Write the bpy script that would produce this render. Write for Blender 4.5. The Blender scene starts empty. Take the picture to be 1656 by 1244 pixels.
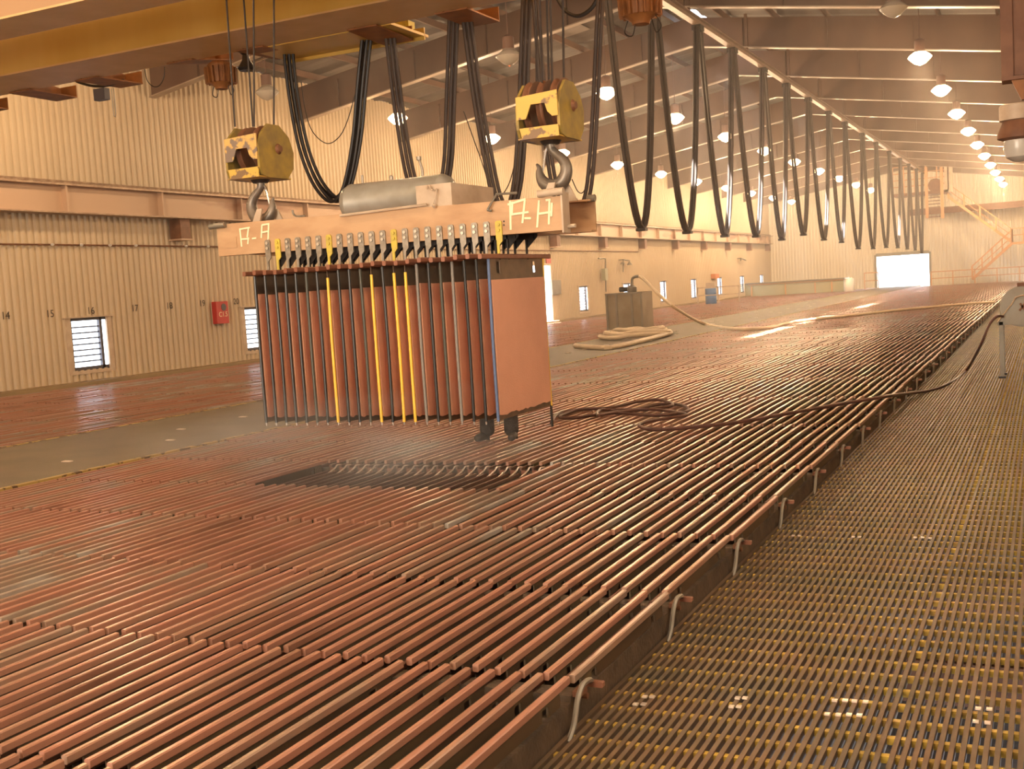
import bpy, math, random
from mathutils import Vector, Matrix
random.seed(7)
sc = bpy.context.scene
col = sc.collection
# ------------------------------------------------------------------ camera (everything is laid out round the eye point, lifted by LIFT at the end)
LIFT = 1.8
FPX, YAW, PITCH, ROLL = 1822.06, .4493, .0837, -.0621
cy_, sy_ = math.cos(YAW), math.sin(YAW); cp_, sp_ = math.cos(PITCH), math.sin(PITCH); cr_, sr_ = math.cos(ROLL), math.sin(ROLL)
FW = Vector((-sy_*cp_, cy_*cp_, -sp_)); R0 = Vector((cy_, sy_, 0)); U0 = R0.cross(FW)
RT = R0*cr_ + U0*sr_; UP = -R0*sr_ + U0*cr_
cam = bpy.data.objects.new('camera', bpy.data.cameras.new('camera')); col.objects.link(cam)
cam.matrix_world = Matrix(((RT.x, UP.x, -FW.x, 0), (RT.y, UP.y, -FW.y, 0), (RT.z, UP.z, -FW.z, 0), (0, 0, 0, 1)))
cam.data.sensor_width = 36; cam.data.lens = FPX*36/1656; cam.data.clip_start = .05; cam.data.clip_end = 400
sc.camera = cam
def ray(x, y): return RT*(x-828) - UP*(y-622) + FW*FPX
def onX(x, y, X): r = ray(x, y); return r*(X/r.x)
def onY(x, y, Y): r = ray(x, y); return r*(Y/r.y)
def onZ(x, y, Z): r = ray(x, y); return r*(Z/r.z)
def proj(P):
    P = Vector(P); d = P.dot(FW)
    return (828+FPX*P.dot(RT)/d, 622-FPX*P.dot(UP)/d, d)
# ------------------------------------------------------------------ world, sun, exposure
w = bpy.data.worlds.new('sky'); sc.world = w; w.use_nodes = True
w.node_tree.nodes['Background'].inputs[0].default_value = (.80, .90, 1, 1)
w.node_tree.nodes['Background'].inputs[1].default_value = 6.0
sc.view_settings.view_transform = 'Standard'; sc.view_settings.look = 'None'
sc.view_settings.exposure = 0; sc.view_settings.gamma = 1; sc.view_settings.use_curve_mapping = False
sun = bpy.data.objects.new('sun', bpy.data.lights.new('sun', 'SUN')); col.objects.link(sun)
sun.data.energy = 120; sun.data.angle = math.radians(.53); sun.data.color = (1, .96, .9)
sun.rotation_euler = Vector((2.9, 0, -9.9)).to_track_quat('-Z', 'Y').to_euler()
LAMP_Z, LAMP_W, LAMP_C = 4.95, 460, (1, .68, .39)
rear_fill = bpy.data.objects.new('doorway_daylight', bpy.data.lights.new('doorway_daylight', 'AREA')); col.objects.link(rear_fill)  # added fill light behind the viewer; the back wall has no doorway
rear_fill.data.shape = 'RECTANGLE'; rear_fill.data.size = 9; rear_fill.data.size_y = 4.5; rear_fill.data.energy = 2100; rear_fill.data.color = (1, .84, .66)
rear_fill.location = (-5.5, -7.9, 1.2); rear_fill.rotation_euler = (math.radians(90), 0, 0)
ONES = ['first', 'second', 'third', 'fourth', 'fifth', 'sixth', 'seventh', 'eighth', 'ninth', 'tenth', 'eleventh', 'twelfth', 'thirteenth', 'fourteenth', 'fifteenth', 'sixteenth', 'seventeenth', 'eighteenth', 'nineteenth']
CARD = ['', 'one', 'two', 'three', 'four', 'five', 'six', 'seven', 'eight', 'nine']
def ordinal(k):   # k counts from 1
    if k < 20: return ONES[k-1]
    t, u = divmod(k, 10); T = {2: 'twent', 3: 'thirt', 4: 'fort', 5: 'fift', 6: 'sixt'}[t]
    return T+'ieth' if u == 0 else T+'y-'+ONES[u-1]
side = bpy.data.objects.new('side_door_daylight', bpy.data.lights.new('side_door_daylight', 'AREA')); col.objects.link(side)  # added fill light to brighten the plates from the right; wall there is solid
side.data.shape = 'RECTANGLE'; side.data.size = 2.6; side.data.size_y = 9; side.data.energy = 220; side.data.color = (1, .84, .66)
side.location = (.9, 4.5, 1.6); side.rotation_euler = (0, math.radians(82), 0)
# ------------------------------------------------------------------ materials
def mat(name, c, rough=.6, metal=0, c2=None, scale=4, amt=.5, bump=0, bscale=40, stretch=None, detail=5, contrast=(.35, .65), emit=None):
    m = bpy.data.materials.new(name); m.use_nodes = True; n = m.node_tree.nodes; l = m.node_tree.links; b = n['Principled BSDF']
    b.inputs['Base Color'].default_value = (*c, 1); b.inputs['Roughness'].default_value = rough; b.inputs['Metallic'].default_value = metal
    tc = n.new('ShaderNodeTexCoord'); mp = n.new('ShaderNodeMapping'); l.new(tc.outputs['Object'], mp.inputs[0])
    if stretch: mp.inputs['Scale'].default_value = stretch
    if c2:
        t = n.new('ShaderNodeTexNoise'); t.inputs['Scale'].default_value = scale; t.inputs['Detail'].default_value = detail
        l.new(mp.outputs[0], t.inputs['Vector'])
        r = n.new('ShaderNodeMapRange'); r.inputs[1].default_value = contrast[0]; r.inputs[2].default_value = contrast[1]; r.inputs[4].default_value = amt
        l.new(t.outputs[0], r.inputs[0])
        x = n.new('ShaderNodeMix'); x.data_type = 'RGBA'; x.inputs[6].default_value = (*c, 1); x.inputs[7].default_value = (*c2, 1)
        l.new(r.outputs[0], x.inputs[0]); l.new(x.outputs[2], b.inputs['Base Color'])
    if bump:
        t = n.new('ShaderNodeTexNoise'); t.inputs['Scale'].default_value = bscale; l.new(mp.outputs[0], t.inputs['Vector'])
        bp = n.new('ShaderNodeBump'); bp.inputs['Strength'].default_value = bump; bp.inputs['Distance'].default_value = .02
        l.new(t.outputs[0], bp.inputs['Height']); l.new(bp.outputs[0], b.inputs['Normal'])
    if emit:
        b.inputs['Emission Color'].default_value = (*emit[0], 1); b.inputs['Emission Strength'].default_value = emit[1]
    return m
def bar_mat(name, stops, rough, metal, sc1=3.0):
    # copper clad bars: a colour of its own for every bar, with tarnish along its length
    m = bpy.data.materials.new(name); m.use_nodes = True; n = m.node_tree.nodes; l = m.node_tree.links; b = n['Principled BSDF']
    oi = n.new('ShaderNodeObjectInfo'); g = n.new('ShaderNodeNewGeometry')
    a = n.new('ShaderNodeMath'); a.operation = 'ADD'; l.new(oi.outputs['Random'], a.inputs[0]); l.new(g.outputs['Random Per Island'], a.inputs[1])
    f = n.new('ShaderNodeMath'); f.operation = 'FRACT'; l.new(a.outputs[0], f.inputs[0])
    t = n.new('ShaderNodeTexNoise'); t.inputs['Scale'].default_value = sc1; t.inputs['Detail'].default_value = 6
    mp = n.new('ShaderNodeMapping'); mp.inputs['Scale'].default_value = (1, .5, 1); l.new(g.outputs['Position'], mp.inputs[0]); l.new(mp.outputs[0], t.inputs['Vector'])
    t2 = n.new('ShaderNodeTexNoise'); t2.inputs['Scale'].default_value = .35; t2.inputs['Detail'].default_value = 2; l.new(g.outputs['Position'], t2.inputs['Vector'])
    s = n.new('ShaderNodeMath'); s.operation = 'MULTIPLY_ADD'; s.inputs[1].default_value = .42; l.new(f.outputs[0], s.inputs[0])
    s3 = n.new('ShaderNodeMath'); s3.operation = 'MULTIPLY_ADD'; s3.inputs[1].default_value = .75; s3.inputs[2].default_value = -.44; l.new(t.outputs[0], s3.inputs[0])
    s4 = n.new('ShaderNodeMath'); s4.operation = 'MULTIPLY_ADD'; s4.inputs[1].default_value = .95; l.new(t2.outputs[0], s4.inputs[0]); l.new(s3.outputs[0], s4.inputs[2])
    l.new(s4.outputs[0], s.inputs[2])
    cr = n.new('ShaderNodeValToRGB'); e = cr.color_ramp.elements
    e[0].position, e[0].color = stops[0][0], (*stops[0][1], 1); e[1].position, e[1].color = stops[-1][0], (*stops[-1][1], 1)
    for p, c in stops[1:-1]: q = e.new(p); q.color = (*c, 1)
    l.new(s.outputs[0], cr.inputs[0]); l.new(cr.outputs[0], b.inputs['Base Color'])
    b.inputs['Roughness'].default_value = rough; b.inputs['Metallic'].default_value = metal
    return m
M = {}
M['bar'] = bar_mat('copper_bar', [(0.02, (.15, .08, .055)), (.25, (.31, .165, .11)), (.48, (.50, .25, .175)), (.7, (.45, .26, .18)), (.86, (.38, .29, .22)), (1.0, (.52, .49, .44))], .30, .22)
M['plate'] = bar_mat('steel_blank', [(0, (.05, .032, .02)), (.5, (.10, .065, .038)), (1, (.14, .11, .06))], .5, .2)
M['anode'] = bar_mat('anode_bar', [(0, (.05, .025, .018)), (.5, (.13, .06, .04)), (1, (.20, .12, .085))], .5, .2)
M['lead'] = mat('lead', (.10, .085, .07), .6, .3, (.22, .18, .14), 9, .7)
M['acid'] = mat('electrolyte', (.022, .018, .012), .08, 0, (.05, .035, .018), 3, .6)
M['cellwall'] = mat('cell_wall', (.055, .04, .028), .75, 0, (.15, .10, .06), 6, .7, .3)
M['copper'] = mat('copper_deposit', (.76, .40, .27), .62, .05, (.70, .36, .24), 5, .6, .25, 90)
M['steelblank'] = mat('blank_steel', (.24, .18, .13), .42, .55, (.13, .10, .08), 6, .7)
M['blackstrip'] = mat('black_strip', (.018, .017, .017), .35, 0)
M['greystrip'] = mat('grey_strip', (.22, .20, .18), .45, 0)
M['olivestrip'] = mat('olive_strip', (.06, .06, .045), .45, 0)
M['bluestrip'] = mat('blue_strip', (.09, .14, .27), .4, 0)
M['yelstrip'] = mat('yellow_strip', (.95, .60, .06), .4, 0, (.80, .42, .04), 8, .5)
M['cladbar'] = mat('clad_bar', (.30, .125, .075), .38, .3, (.20, .085, .05), 12, .6)
M['beam'] = mat('beige_steel', (.53, .335, .185), .55, 0, (.36, .19, .09), 2.2, .8, .08, 60, (1, 1, 2.5), 8, (.42, .72))
M['beamlight'] = mat('pale_steel', (.55, .44, .33), .5, 0, (.38, .27, .18), 6, .6)
M['chalk'] = mat('chalk_paint', (.92, .80, .55), .8)
M['tank'] = mat('grey_tank', (.32, .305, .27), .42, .25, (.24, .22, .18), 7, .6)
M['zinc'] = mat('hanger_steel', (.34, .30, .25), .42, .5, (.20, .17, .13), 25, .7)
M['bolt'] = mat('bolt_steel', (.62, .56, .48), .35, .6)
M['hangyel'] = mat('hanger_yellow', (.62, .48, .06), .5, 0, (.38, .30, .08), 20, .6)
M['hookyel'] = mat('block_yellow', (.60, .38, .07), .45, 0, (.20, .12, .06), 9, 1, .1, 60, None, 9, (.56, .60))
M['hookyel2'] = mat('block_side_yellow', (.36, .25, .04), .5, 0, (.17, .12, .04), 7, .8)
M['worn'] = mat('worn_block', (.20, .15, .12), .5, .2, (.58, .37, .12), 7, 1, .1, 60, None, 9, (.48, .52))
M['dark'] = mat('dark_steel', (.03, .022, .018), .5, .3)
M['hook'] = mat('forged_hook', (.22, .185, .15), .4, .5, (.13, .11, .09), 10, .6)
M['chrome'] = mat('latch', (.75, .72, .68), .25, .9)
M['rope'] = mat('wire_rope', (.03, .02, .016), .5, .4)
M['rubber'] = mat('rubber_cable', (.016, .012, .011), .42)
M['cable'] = mat('flat_cable', (.05, .034, .028), .6, 0, (.085, .06, .048), 3, .5)
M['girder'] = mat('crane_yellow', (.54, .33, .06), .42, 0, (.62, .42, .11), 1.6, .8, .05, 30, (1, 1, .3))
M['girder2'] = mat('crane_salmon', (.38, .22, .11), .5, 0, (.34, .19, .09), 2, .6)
M['flange'] = mat('crane_flange', (.62, .40, .18), .5, 0, (.52, .31, .12), 3, .6)
M['rust'] = mat('rusty_orange', (.30, .115, .03), .6, 0, (.15, .06, .02), 6, .7)
M['rustdk'] = mat('rusty_brown', (.15, .06, .028), .6, 0, (.24, .11, .055), 5, .7)
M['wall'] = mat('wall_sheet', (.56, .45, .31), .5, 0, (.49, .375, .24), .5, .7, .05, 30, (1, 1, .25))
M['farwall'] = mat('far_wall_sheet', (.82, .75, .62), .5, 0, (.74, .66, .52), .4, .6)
M['runway'] = mat('runway_steel', (.52, .36, .25), .55, 0, (.30, .15, .09), .7, 1, .05, 30, (1, .35, 1.3), 7, (.58, .66))
M['rail'] = mat('rail_steel', (.30, .20, .14), .5, .3, (.55, .42, .30), 8, .6)
M['roof'] = mat('roof_sheet', (.085, .062, .048), .7, 0, (.115, .085, .066), .6, .6)
M['skylight'] = mat('skylight_sheet', (.24, .20, .17), .6, 0, (.19, .16, .13), 2, .6)
M['railst'] = mat('rail_line', (.26, .17, .12), .45, .1, (.16, .10, .07), 3, .6)
M['rafter'] = mat('rafter_steel', (.115, .058, .036), .6, 0, (.17, .095, .058), .9, .8, 0, 1, (1, 1, .5), 6)
M['rflange'] = mat('rafter_flange', (.42, .33, .26), .4, .1, (.28, .20, .14), 2, .6)
M['glare'] = mat('lamp_glow', (1, .8, .5), .5, emit=((1, .70, .38), 22))
M['lampdk'] = mat('lamp_ballast', (.16, .09, .07), .6)
M['lampgr'] = mat('lamp_grey', (.40, .34, .30), .4, .3)
M['lampoff'] = mat('lamp_glass', (.55, .52, .47), .2)
M['redglow'] = mat('red_glow', (1, .2, .05), .5, emit=((1, .16, .04), 2.5))
M['grate'] = mat('grating_top', (.095, .070, .042), .6, 0, (.16, .09, .045), 2.2, .8)
M['grateyel'] = mat('grating_cross', (.62, .42, .06), .55, 0, (.32, .19, .04), 14, .9)
M['walk'] = mat('walkway_top', (.16, .12, .07), .6, 0, (.12, .09, .052), 1.3, .8, .3, 50)
M['walkedge'] = mat('walkway_edge', (.45, .31, .10), .6, 0, (.12, .07, .03), 9, 1, 0, 1, (1, 1, 1), 2, (.52, .56))
M['clip_or_dot'] = mat('clip_or_dot', (.80, .68, .58), .3, .5)
M['kerb'] = mat('kerb', (.34, .24, .12), .7, 0, (.20, .14, .08), 1, .7)
M['void'] = mat('basement_floor', (.03, .022, .018), .4, 0, (.07, .045, .035), 1.2, .7)
M['tarp'] = mat('blue_sheet', (.14, .20, .36), .35, 0, (.10, .13, .24), 2, .6)
M['frame'] = mat('window_frame', (.08, .075, .09), .5, .2)
M['louvre'] = mat('louvre_glass', (.75, .85, .9), .1)
M['red'] = mat('red_box', (.50, .035, .03), .4, 0, (.38, .03, .025), 4, .5)
M['white'] = mat('white', (.85, .83, .8), .4)
M['black'] = mat('paint_black', (.05, .035, .025), .7)
M['hosew'] = mat('white_hose', (.68, .55, .38), .5, 0, (.55, .42, .28), 3, .5)
M['hoseb'] = mat('brown_hose', (.075, .032, .024), .45, 0, (.15, .06, .042), 5, .5)
M['hosek'] = mat('black_hose', (.03, .02, .017), .4)
M['galv'] = mat('galvanised', (.26, .24, .20), .42, .35, (.19, .16, .12), 2.5, .7)
M['tankst'] = mat('stainless_tank', (.34, .29, .21), .35, .45, (.22, .17, .11), 1.4, .8)
M['green'] = mat('green_tank', (.33, .33, .22), .5, 0, (.42, .38, .26), 1, .6)
M['blue'] = mat('blue_drum', (.10, .22, .48), .4)
M['orange'] = mat('orange_box', (.55, .2, .08), .6)
M['handrail'] = mat('handrail_orange', (.62, .32, .14), .5, 0, (.45, .24, .12), 3, .5)
M['denim'] = mat('dark_trousers', (.035, .028, .025), .85, 0, (.06, .05, .045), 14, .6, .4, 60)
M['boot'] = mat('boot', (.03, .024, .02), .6)
M['shirt'] = mat('khaki_shirt', (.38, .28, .16), .85, 0, (.32, .23, .13), 10, .5, .3, 50)
M['skin'] = mat('skin', (.42, .22, .14), .55)
M['hair'] = mat('hair', (.02, .014, .01), .7)
m = bpy.data.materials.new('pane'); m.use_nodes = True; b = m.node_tree.nodes['Principled BSDF']
b.inputs['Transmission Weight'].default_value = 1; b.inputs['Roughness'].default_value = .3; b.inputs['IOR'].default_value = 1.02; b.inputs['Base Color'].default_value = (.97, .98, 1, 1)
M['pane'] = m
# ------------------------------------------------------------------ mesh helpers
WO = {}
class MB:
    def __init__(s): s.v = []; s.f = []
    def add(s, vs, fs):
        o = len(s.v); s.v += [Vector(v) for v in vs]; s.f += [tuple(i+o for i in f) for f in fs]; return s
    def box(s, a, b):
        x0, x1 = sorted((a[0], b[0])); y0, y1 = sorted((a[1], b[1])); z0, z1 = sorted((a[2], b[2]))
        return s.add([(x0,y0,z0),(x1,y0,z0),(x1,y1,z0),(x0,y1,z0),(x0,y0,z1),(x1,y0,z1),(x1,y1,z1),(x0,y1,z1)],
                     [(0,3,2,1),(4,5,6,7),(0,1,5,4),(1,2,6,5),(2,3,7,6),(3,0,4,7)])
    def bbox(s, a, b, r=.006):   # box with its long edges along Y chamfered
        x0, x1 = sorted((a[0], b[0])); y0, y1 = sorted((a[1], b[1])); z0, z1 = sorted((a[2], b[2]))
        P = [(x0+r, z0), (x1-r, z0), (x1, z0+r), (x1, z1-r), (x1-r, z1), (x0+r, z1), (x0, z1-r), (x0, z0+r)]
        return s.prismY(P, y0, y1)
    def prismY(s, P, y0, y1):
        n = len(P); return s.add([(x, y0, z) for x, z in P]+[(x, y1, z) for x, z in P],
            [tuple(range(n)), tuple(range(2*n-1, n-1, -1))]+[(i, n+i, n+(i+1) % n, (i+1) % n) for i in range(n)])
    def prismX(s, P, x0, x1):
        n = len(P); return s.add([(x0, y, z) for y, z in P]+[(x1, y, z) for y, z in P],
            [tuple(range(n-1, -1, -1)), tuple(range(n, 2*n))]+[(i, (i+1) % n, n+(i+1) % n, n+i) for i in range(n)])
    def prismZ(s, P, z0, z1):
        n = len(P); return s.add([(x, y, z0) for x, y in P]+[(x, y, z1) for x, y in P],
            [tuple(range(n-1, -1, -1)), tuple(range(n, 2*n))]+[(i, (i+1) % n, n+(i+1) % n, n+i) for i in range(n)])
    def tube(s, P, r, k=8, cap=True):
        P = [Vector(p) for p in P]; n = len(P); rs = r if isinstance(r, (list, tuple)) else [r]*n
        T = [(P[min(i+1, n-1)]-P[max(i-1, 0)]).normalized() for i in range(n)]
        a = Vector((0, 0, 1)) if abs(T[0].z) < .9 else Vector((1, 0, 0)); N = T[0].cross(a).normalized(); vs = []
        for i in range(n):
            N = (N-T[i]*N.dot(T[i])).normalized(); B = T[i].cross(N)
            vs += [P[i]+(N*math.cos(2*math.pi*j/k)+B*math.sin(2*math.pi*j/k))*rs[i] for j in range(k)]
        fs = [(i*k+j, i*k+(j+1) % k, (i+1)*k+(j+1) % k, (i+1)*k+j) for i in range(n-1) for j in range(k)]
        if cap: fs += [tuple(range(k-1, -1, -1)), tuple(range((n-1)*k, n*k))]
        return s.add(vs, fs)
    def bar(s, p, q, wd, ht, up=(0, 0, 1)):
        p = Vector(p); q = Vector(q); t = (q-p).normalized(); a = t.cross(Vector(up)).normalized()*wd/2; b = a.cross(t).normalized()*ht/2
        return s.add([p-a-b, p+a-b, p+a+b, p-a+b, q-a-b, q+a-b, q+a+b, q-a+b], [(0,1,2,3),(7,6,5,4),(0,4,5,1),(1,5,6,2),(2,6,7,3),(3,7,4,0)])
    def lathe(s, prof, c, axis='Z', k=20):
        vs = []
        for r, h in prof:
            for j in range(k):
                a = 2*math.pi*j/k; u, v = r*math.cos(a), r*math.sin(a)
                p = {'Z': (u, v, h), 'X': (h, u, v), 'Y': (u, h, v)}[axis]; vs.append(Vector(p)+Vector(c))
        n = len(prof); fs = [(i*k+j, i*k+(j+1) % k, (i+1)*k+(j+1) % k, (i+1)*k+j) for i in range(n-1) for j in range(k)]
        fs += [tuple(range(k-1, -1, -1)), tuple(range((n-1)*k, n*k))]
        return s.add(vs, fs)
    def build(s, name, m, parent=None, org=None, smooth=False, label=None):
        if parent is not None: base = WO[parent.name]
        elif org is not None: base = Vector(org)
        else:
            base = Vector((sum(v.x for v in s.v)/len(s.v), sum(v.y for v in s.v)/len(s.v), min(v.z for v in s.v)))
        me = bpy.data.meshes.new(name); me.from_pydata([v-base for v in s.v], [], s.f); me.materials.append(M[m] if isinstance(m, str) else m)
        if smooth:
            me.shade_smooth()
            try: me.set_sharp_from_angle(angle=math.radians(40))
            except Exception: pass
        o = bpy.data.objects.new(name, me); col.objects.link(o)
        if parent is not None: o.parent = parent
        else: o.location = base
        WO[o.name] = base
        if label: o['label'] = label
        return o
def empty(name, loc, label, cat, group=None):
    o = bpy.data.objects.new(name, None); o.empty_display_size = .1; col.objects.link(o); o.location = loc; WO[o.name] = Vector(loc)
    return tag(o, label, cat, group)
def tag(o, label, cat, group=None, kind=None):
    o['label'] = label; o['category'] = cat
    if group: o['group'] = group
    if kind: o['kind'] = kind
    return o
def struct(o, label=None, cat='structure'):
    o['kind'] = 'structure'
    if label: o['label'] = label
    o['category'] = cat
    return o
def copy_tree(o, parent=None):
    c = o.copy(); col.objects.link(c); c.parent = parent
    for ch in list(o.children): copy_tree(ch, c)
    WO[c.name] = Vector(c.location)
    return c
def smooth_path(P, n=8):
    P = [Vector(p) for p in P]; out = []
    for i in range(len(P)-1):
        a, b, c, d = P[max(i-1, 0)], P[i], P[i+1], P[min(i+2, len(P)-1)]
        for k in range(n):
            t = k/n; out.append(.5*((2*b)+(c-a)*t+(2*a-5*b+4*c-d)*t*t+(3*b-a-3*c+d)*t**3))
    out.append(P[-1]); return out
# ------------------------------------------------------------------ layout constants
XW, XR, FAR, BACK, XE = -20.7, -1.81, 93.0, -8.0, 1.0
FRY = [22.7+6.2*k for k in range(-5, 12)]
ZE, ZRDG, XRDG = 6.7, 8.3, -10.0
def roofz(x): return ZRDG-abs(x-XRDG)*(ZRDG-ZE)/10.7
TOP = -1.6
Y0, DY = 2.866, 1.306
# ------------------------------------------------------------------ the shell
def corrugated(runs, X, name, m, pitch=.19, depth=.045):
    """sheet in the plane x=X; runs: list of (y0, y1, [(z0, z1), ...])"""
    b = MB()
    for ya, yb, zs in runs:
        n = max(1, round((yb-ya)/pitch)); p = (yb-ya)/n; pts = []
        for i in range(n):
            y = ya+i*p; pts += [(y, 0), (y+p*.18, depth), (y+p*.5, depth), (y+p*.68, 0)]
        pts.append((yb, 0))
        for z0, z1 in zs:
            k = len(pts); vs = [(X+d, y, z0) for y, d in pts]+[(X+d, y, z1) for y, d in pts]
            b.add(vs, [(i, k+i, k+i+1, i+1) for i in range(k-1)])
    return b.build(name, m, org=(X, (runs[0][0]+runs[-1][1])/2, -1.7))
WIN = [(19.34+6.33*k, 20.45+6.33*k) for k in range(12)]
WIN = [wn for wn in WIN if not 43.5 < wn[0] < 48]
WZ0, WZ1 = -1.26, -.03
DOORY = (44.2, 47.6)
runs = []; y = BACK
ev = sorted([(a, b_, 'w') for a, b_ in WIN]+[(DOORY[0], DOORY[1], 'd')])
for a, b_, k in ev:
    runs.append((y, a, [(-1.7, ZE+.05)]))
    runs.append((a, b_, [(-1.7, WZ0), (WZ1, ZE+.05)] if k == 'w' else [(1.0, ZE+.05)])); y = b_
runs.append((y, FAR, [(-1.7, ZE+.05)]))
wl = struct(corrugated(runs, XW, 'wall_left', 'wall'), 'cream corrugated sheet wall on the left', 'wall')
# outer skin thickness so the sheet is not paper thin seen at the openings
# painted bay numbers on the wall
def text_mesh(body, size, m, name, parent, origin, xdir, zdir, ext=.002, label=None):
    cu = bpy.data.curves.new(name, 'FONT'); cu.body = body; cu.size = size; cu.extrude = ext; cu.align_x = 'CENTER'; cu.align_y = 'CENTER'
    t = bpy.data.objects.new('tmp', cu); col.objects.link(t); bpy.context.view_layer.update()
    me = bpy.data.meshes.new_from_object(t.evaluated_get(bpy.context.evaluated_depsgraph_get()))
    bpy.data.objects.remove(t); xd = Vector(xdir).normalized(); zd = Vector(zdir).normalized(); nd = xd.cross(zd)
    base = WO[parent.name]
    for v in me.vertices: c = v.co.copy(); v.co = Vector(origin)-base+xd*c.x+zd*c.y+nd*c.z
    me.materials.clear(); me.materials.append(M[m]); o = bpy.data.objects.new(name, me); col.objects.link(o); o.parent = parent; WO[o.name] = base
    if label: o['label'] = label
    return o
for k, (x, yy) in enumerate([(9, 511), (81, 508), (147, 503), (218, 499), (274, 495), (327, 491), (382, 488)]):
    p = onX(x, yy, XW+.05); text_mesh(str(14+k), .24, 'black', 'painted_number', wl, p, (0, 1, 0), (0, 0, 1), label='black stencilled number %d' % (14+k))
# windows: frame, sill, blades of a louvre
for i, (a, b_) in enumerate(WIN):
    f = MB()
    for z0, z1 in ((WZ0-.02, WZ0+.07), (WZ1-.07, WZ1+.02)): f.box((XW-.06, a, z0), (XW+.02, b_, z1))
    for ya, yb in ((a, a+.05), (b_-.20, b_-.12)): f.box((XW-.06, ya, WZ0), (XW+.02, yb, WZ1))
    o = struct(f.build('window_%d' % (i+1), 'frame'), 'louvred window in the left wall', 'window')
    s_ = MB(); s_.box((XW-.02, a-.16, WZ0-.1), (XW+.055, b_+.16, WZ0-.02)); s_.box((XW+.0, a-.16, WZ0-.02), (XW+.055, a, WZ1)); s_.box((XW+.0, b_, WZ0-.02), (XW+.055, b_+.16, WZ1))
    s_.box((XW+.0, a-.2, WZ1), (XW+.10, b_+.2, WZ1+.035)); s_.build('window_surround', 'beamlight', o)
    bl = MB()
    for k in range(1, 8):
        z = WZ0+.07+(WZ1-WZ0-.14)*k/8; bl.add([(XW-.06, a+.05, z-.01), (XW-.02, a+.05, z+.006), (XW-.02, b_-.2, z+.006), (XW-.06, b_-.2, z-.01),
              (XW-.06, a+.05, z-.036), (XW-.02, a+.05, z-.022), (XW-.02, b_-.2, z-.022), (XW-.06, b_-.2, z-.036)], [(0,1,2,3),(7,6,5,4),(0,4,5,1),(1,5,6,2),(2,6,7,3),(3,7,4,0)])
    bl.build('louvre_blade', 'frame', o)
    MB().box((XW-.07, a, WZ0), (XW-.066, b_, WZ1)).build('window_pane', 'pane', o)
dr = MB(); dr.box((XW-.05, DOORY[0]-.1, -1.7), (XW+.07, DOORY[0], 1.1)).box((XW-.05, DOORY[1], -1.7), (XW+.07, DOORY[1]+.1, 1.1)).box((XW-.05, DOORY[0], 1.0), (XW+.07, DOORY[1], 1.1))
struct(dr.build('door_1', 'beamlight'), 'open doorway in the left wall', 'door')
# far wall with its gable and roller door opening
DX0, DX1, DZ1 = -12.35, -8.45, .80
b = MB(); p = .25; n = round((XE-XW)/p); pts = []
for i in range(n):
    x = XW+i*p; pts += [(x, 0), (x+p*.2, -.05), (x+p*.5, -.05), (x+p*.7, 0)]
pts.append((XE, 0))
for (xa, da), (xb, db) in zip(pts, pts[1:]):
    z0 = DZ1 if DX0 < (xa+xb)/2 < DX1 else -2.2
    b.add([(xa, FAR+da, z0), (xb, FAR+db, z0), (xb, FAR+db, roofz(xb)), (xa, FAR+da, roofz(xa))], [(0, 1, 2, 3)])
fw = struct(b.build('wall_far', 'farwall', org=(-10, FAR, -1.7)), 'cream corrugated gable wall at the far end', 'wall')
b = MB(); b.box((DX0-.15, FAR-.1, -1.9), (DX0, FAR+.05, DZ1+.15)).box((DX1, FAR-.1, -1.9), (DX1+.15, FAR+.05, DZ1+.15)).box((DX0, FAR-.3, DZ1), (DX1, FAR+.05, DZ1+.25))
struct(b.build('door_2', 'galv'), 'open bright doorway in the far wall', 'door')
struct(MB().box((XE, BACK, -1.9), (XE+.1, FAR, ZE+.3)).build('wall_right', 'wall'), 'cream wall on the right', 'wall')
struct(MB().box((XW-.1, BACK-.1, -3.2), (XE+.1, BACK, ZRDG)).build('wall_back', 'wall'), 'cream wall behind the viewer', 'wall')
struct(MB().box((XW-.5, BACK, -3.3), (XE+.5, FAR+2, -3.2)).build('floor', 'void'), 'dark wet basement floor', 'floor')
struct(MB().box((XW-12, DOORY[0]-6, -1.75), (XW-.1, DOORY[1]+8, -1.7)).build('floor', 'beamlight'), 'pale ground outside the side door', 'ground')
struct(MB().box((-30, FAR+.1, -1.95), (10, FAR+30, -1.9)).build('floor', 'beamlight'), 'pale ground outside the far door', 'ground')
# roof: two ribbed slopes, a vent gap along the ridge, translucent sheets
def slope(x0, x1, name, gaps):
    b = MB(); n = 90; ys = [BACK+(FAR-BACK)*i/n for i in range(n+1)]
    P = []
    for i in range(n*3): P.append((BACK+(FAR-BACK)*i/(n*3), 0 if i % 3 == 0 else .05))
    P.append((FAR, 0)); k = len(P)
    b.add([(x0, y, roofz(x0)+d) for y, d in P]+[(x1, y, roofz(x1)+d) for y, d in P], [(i, i+1, k+i+1, k+i) for i in range(k-1)])
    return b.build(name, 'roof', org=((x0+x1)/2, 40, 7))
struct(slope(XW, XRDG-.2, 'ceiling', 0), 'brown ribbed roof slope on the left', 'ceiling')
struct(slope(XRDG+.2, XE, 'ceiling', 0), 'brown ribbed roof slope on the right', 'ceiling')
b = MB()
open_runs = [(28.6, 34.0), (35.4, 41.0), (47.6, 52.0), (71.6, 73)]
yy = BACK
for a, c in open_runs+[(FAR, FAR)]:
    b.prismY([(XRDG-.45, ZRDG-.02), (XRDG, ZRDG+.12), (XRDG+.45, ZRDG-.02), (XRDG+.45, ZRDG+.02), (XRDG, ZRDG+.16), (XRDG-.45, ZRDG+.02)], yy, a); yy = c
struct(b.build('trim_1', 'roof'), 'ridge capping with open lengths', 'trim')
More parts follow.
